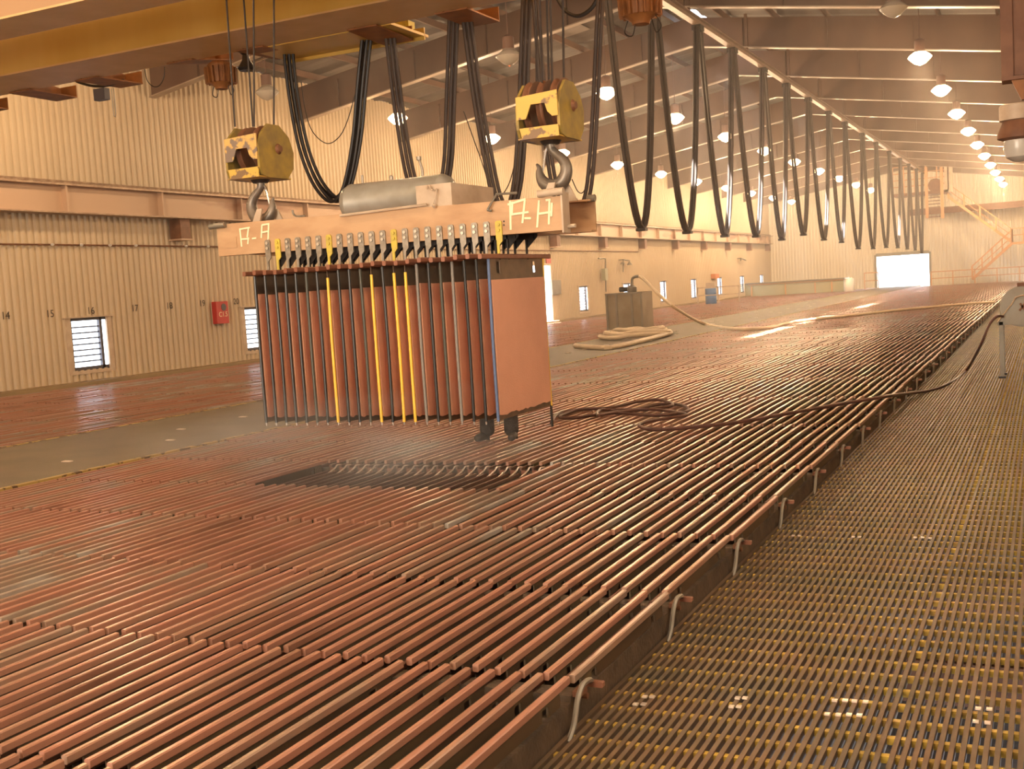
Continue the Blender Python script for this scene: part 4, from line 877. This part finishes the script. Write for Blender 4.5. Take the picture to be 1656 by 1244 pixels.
# gallery, stairs
Yg = 88.6
def G(x, y, Y=Yg): return onY(x, y, Y)
t = empty('gallery_beam', G(1560, 350, 90.5), 'dark steel beam running across the far wall behind the stairs', 'beam')
a = G(1472, 357, 90.5); c = G(1656, 340, 90.5); MB().box((a.x, 90.45, 3.7), (c.x+1.5, 90.8, 4.15)).build('beam_web', 'rustdk', t)
def stair(xa, ya, xb, yb, n, label, rail_h=.95):
    A = G(xa, ya); B = G(xb, yb); t = empty('staircase', (min(A.x, B.x), Yg, min(A.z, B.z)), label, 'stairs')
    for dy in (0, .9):
        MB().bar(A+Vector((0, dy, 0)), B+Vector((0, dy, 0)), .06, .18, (0, 0, 1)).build('stringer', 'handrail', t)
        MB().bar(A+Vector((0, dy, rail_h)), B+Vector((0, dy, rail_h)), .06, .06).build('handrail', 'handrail', t)
        MB().bar(A+Vector((0, dy, rail_h*.5)), B+Vector((0, dy, rail_h*.5)), .04, .04).build('mid_rail', 'handrail', t)
        for i in range(5):
            q = A+(B-A)*(i/4)+Vector((0, dy, 0)); MB().box(q-Vector((.03, .03, 0)), q+Vector((.03, .03, rail_h))).build('baluster', 'handrail', t)
    for i in range(n):
        q = A+(B-A)*((i+.5)/n); MB().box(q+Vector((-.13, 0, -.02)), q+Vector((.13, .9, .02))).build('tread', 'galv', t)
    return t
stair(1533, 318, 1637, 392, 16, 'upper flight of orange steel stairs on the far wall')
stair(1572, 452, 1637, 393, 12, 'lower flight of orange steel stairs on the far wall')
a = G(1635, 392); c = G(1656, 391); t = empty('landing', (a.x, Yg, a.z), 'stair landing at the far right with orange railing', 'landing')
MB().box((a.x, Yg, a.z-.15), (c.x+1.6, Yg+1.2, a.z)).build('landing_deck', 'handrail', t)
b = MB()
for i in range(4): x = a.x+i*.8; b.box((x-.03, Yg, a.z), (x+.03, Yg+.06, a.z+1))
b.box((a.x, Yg, a.z+.94), (c.x+1.6, Yg+.06, a.z+1)).box((a.x, Yg, a.z+.47), (c.x+1.6, Yg+.05, a.z+.52)); b.build('railing', 'handrail', t)
t = empty('platform', G(1500, 318, 88), 'high caged platform at the top of the far stairs', 'platform')
a = G(1446, 315, 88); c = G(1535, 318, 88); zt = G(1490, 268, 88).z
MB().box((a.x, 87.4, a.z-.2), (c.x, 89.6, a.z)).build('deck', 'rustdk', t)
b = MB()
for i in range(6): x = a.x+(c.x-a.x)*i/5; b.box((x-.04, 87.4, a.z), (x+.04, 87.48, zt))
for f in (.25, .5, .75, 1): b.box((a.x, 87.42, a.z+(zt-a.z)*f-.04), (c.x, 87.48, a.z+(zt-a.z)*f+.02))
b.build('cage_rail', 'handrail', t)
for xx in (1497, 1522):
    q = G(xx, 270, 87.3); q2 = G(xx+2, 353, 87.3); MB().box((q.x-.1, 87.25, q2.z), (q.x+.1, 87.45, q.z)).build('post', 'handrail', t)
b = MB(); q = G(1500, 325, 87.6); q2 = G(1521, 350, 87.6)
for i in range(7): z = q2.z+(q.z+.2-q2.z)*i/6; b.box((q.x, 87.6, z-.03), (q2.x, 87.66, z+.03))
b.build('ladder_rung', 'rustdk', t)
q = G(1533, 290, 87.5); MB().box((q.x-.25, 87.4, q.z-.9), (q.x+.3, 88, q.z+1.1)).build('cabinet', 'beamlight', t)
q = G(1513, 300, 87.5); MB().lathe([(.5, -.2), (.5, .2)], q, 'Y', 14).build('fan', 'rustdk', t)
# ------------------------------------------------------------------ the person behind the plates
def person():
    f1, f2 = Vector((-5.52, 10.72, TOP)), Vector((-5.26, 10.78, TOP)); cx, cyy = -5.36, 10.86
    t = empty('person', (cx, cyy, TOP), 'person in dark trousers standing on the bars behind the hanging copper plates', 'person')
    def skin(name, V, E, R, m, root=0, sub=2, par=t):
        me = bpy.data.meshes.new(name); base = WO[par.name]; me.from_pydata([Vector(v)-base for v in V], E, []); me.materials.append(M[m])
        o = bpy.data.objects.new(name, me); col.objects.link(o); o.parent = par; WO[o.name] = base
        sk = o.modifiers.new('skin', 'SKIN'); sk.use_smooth_shade = True
        for i, r in enumerate(R): d = me.skin_vertices[0].data[i]; d.radius = (r, r) if not isinstance(r, tuple) else r; d.use_root = (i == root)
        sb = o.modifiers.new('sub', 'SUBSURF'); sb.levels = sub; sb.render_levels = sub
        return o
    pel = Vector((cx, cyy, TOP+.92)); che = Vector((cx, cyy-.02, TOP+1.25)); nk = Vector((cx, cyy-.02, TOP+1.45)); hd = Vector((cx, cyy-.05, TOP+1.6))
    shL, shR = Vector((cx-.19, cyy, TOP+1.38)), Vector((cx+.19, cyy, TOP+1.38)); elL, elR = Vector((cx-.33, cyy-.08, TOP+1.12)), Vector((cx+.50, cyy-.06, TOP+1.22)); haL, haR = Vector((cx-.28, cyy-.30, TOP+1.05)), Vector((cx+.42, cyy-.32, TOP+1.30))
    V = [pel, che, nk, hd+Vector((0, 0, -.05)), hd+Vector((0, 0, .07)), shL, elL, haL, shR, elR, haR, pel+Vector((-.10, 0, -.05)), (f1+Vector((.02, .03, .50))), f1+Vector((0, .05, .09)), pel+Vector((.10, 0, -.05)), f2+Vector((-.01, .02, .50)), f2+Vector((0, .05, .09))]
    E = [(0, 1), (1, 2), (2, 3), (3, 4), (1, 5), (5, 6), (6, 7), (1, 8), (8, 9), (9, 10), (0, 11), (11, 12), (12, 13), (0, 14), (14, 15), (15, 16)]
    Rr = [(.15, .11), (.17, .12), .055, .085, .085, .06, .045, .03, .06, .045, .03, .085, .065, .05, .085, .065, .05]
    skin('body', V, E, Rr, 'skin')
    V = [pel+Vector((0, 0, .02)), che, che+Vector((0, 0, .10)), shL, elL, (elL+haL)/2, shR, elR, (elR+haR)/2]
    skin('shirt', V, [(0, 1), (1, 2), (2, 3), (3, 4), (4, 5), (2, 6), (6, 7), (7, 8)], [(.18, .13), (.19, .14), (.15, .11), .08, .06, .055, .08, .06, .055], 'shirt')
    V = [pel, pel+Vector((-.10, 0, -.08)), f1+Vector((.02, .03, .50)), f1+Vector((0, .05, .26)), f1+Vector((0, .04, .03)), pel+Vector((.10, 0, -.08)), f2+Vector((-.01, .02, .50)), f2+Vector((0, .05, .26)), f2+Vector((0, .04, .03))]
    skin('trousers', V, [(0, 1), (1, 2), (2, 3), (3, 4), (0, 5), (5, 6), (6, 7), (7, 8)], [(.17, .13), .10, .085, .085, .088, .10, .085, .085, .088], 'denim')
    for f, tw in ((f1, -.03), (f2, .05)):
        V = [f+Vector((0, .08, .055)), f+Vector((tw, -.03, .05)), f+Vector((tw*1.6, -.15, .04)), f+Vector((0, .06, .20))]
        skin('boot', V, [(0, 1), (1, 2), (0, 3)], [.05, .05, .042, .045], 'boot')
    for ha, s_ in ((haL, -1), (haR, 1)):
        hp = ha+Vector((s_*.005, -.07, .0))
        for k in range(4): skin('finger', [hp+Vector((-.03+.02*k, 0, 0)), hp+Vector((-.03+.02*k, -.035, .004)), hp+Vector((-.03+.02*k, -.06-.004*(k % 2), -.012)), hp+Vector((-.03+.02*k, -.065, -.035))], [(0, 1), (1, 2), (2, 3)], [.010, .009, .0085, .007], 'skin', sub=1)
        skin('thumb', [ha+Vector((-s_*.02, -.03, 0)), ha+Vector((-s_*.05, -.06, 0)), ha+Vector((-s_*.055, -.085, -.01))], [(0, 1), (1, 2)], [.011, .010, .008], 'skin', sub=1)
        skin('palm', [ha, ha+Vector((0, -.04, 0)), hp], [(0, 1), (1, 2)], [(.025, .028), (.04, .016), (.038, .014)], 'skin', sub=1)
    MB().lathe([(.02, -.13), (.07, -.11), (.095, -.03), (.10, .04), (.075, .10), (.02, .125)], hd+Vector((0, .015, .045)), 'Z', 16).build('hair', 'hair', t, smooth=True)
    MB().lathe([(.112, .02), (.125, .025), (.118, .06), (.09, .115), (.03, .145)], hd+Vector((0, .0, .045)), 'Z', 18).build('hard_hat', 'white', t, smooth=True)
    fc = hd+Vector((0, -.088, .0)); b = MB(); b.tube([fc+Vector((0, .0, .03)), fc+Vector((0, -.022, -.012)), fc+Vector((0, .004, -.02))], [.008, .014, .01], 8); b.build('nose', 'skin', t, smooth=True)
    for s_ in (-1, 1):
        MB().lathe([(.001, -.009), (.009, -.004), (.009, .004), (.001, .009)], fc+Vector((s_*.032, .012, .028)), 'Y', 10).build('eye', 'white', t, smooth=True)
        MB().lathe([(.005, -.006), (.025, -.004), (.025, .004), (.005, .006)], hd+Vector((s_*.09, .01, .01)), 'X', 10).build('ear', 'skin', t, smooth=True)
    MB().tube([fc+Vector((-.022, .010, -.045)), fc+Vector((0, .002, -.047)), fc+Vector((.022, .010, -.045))], [.003, .006, .003], 6).build('mouth', 'orange', t, smooth=True)
person()
# ------------------------------------------------------------------ steam over the open cell
m = bpy.data.materials.new('steam'); m.use_nodes = True; nt = m.node_tree; nt.nodes.clear()
out = nt.nodes.new('ShaderNodeOutputMaterial'); vs = nt.nodes.new('ShaderNodeVolumeScatter'); vs.inputs['Color'].default_value = (.95, .9, .85, 1)
tc = nt.nodes.new('ShaderNodeTexCoord'); nz = nt.nodes.new('ShaderNodeTexNoise'); nz.inputs['Scale'].default_value = 1.6; nz.inputs['Detail'].default_value = 3
nt.links.new(tc.outputs['Object'], nz.inputs['Vector']); mr = nt.nodes.new('ShaderNodeMapRange'); mr.inputs[1].default_value = .45; mr.inputs[2].default_value = .75; mr.inputs[4].default_value = .75
nt.links.new(nz.outputs[0], mr.inputs[0])
ln_ = nt.nodes.new('ShaderNodeVectorMath'); ln_.operation = 'LENGTH'; nt.links.new(tc.outputs['Object'], ln_.inputs[0])
fo = nt.nodes.new('ShaderNodeMapRange'); fo.inputs[1].default_value = .3; fo.inputs[2].default_value = 1.0; fo.inputs[3].default_value = 1; fo.inputs[4].default_value = 0
nt.links.new(ln_.outputs['Value'], fo.inputs[0]); mu = nt.nodes.new('ShaderNodeMath'); mu.operation = 'MULTIPLY'; nt.links.new(mr.outputs[0], mu.inputs[0]); nt.links.new(fo.outputs[0], mu.inputs[1])
nt.links.new(mu.outputs[0], vs.inputs['Density']); nt.links.new(vs.outputs[0], out.inputs['Volume']); M['steam'] = m
b = MB(); b.lathe([(.05, -.99), (.6, -.8), (.9, -.4), (1, 0), (.9, .4), (.6, .8), (.05, .99)], (0, 0, 0), 'Z', 16)
o = b.build('steam_cloud', 'steam', org=(0, 0, 0)); o.scale = (2.0, 1.9, .5); o.location = (-5.3, 7.8, -1.12); o.rotation_euler.z = math.pi
tag(o, 'thin steam drifting over the open cell below the hanging plates', 'steam', None, 'stuff')
# ------------------------------------------------------------------ lift the whole place so the grating is the ground
for o in list(col.objects):
    if o.parent is None: o.location.z += LIFT
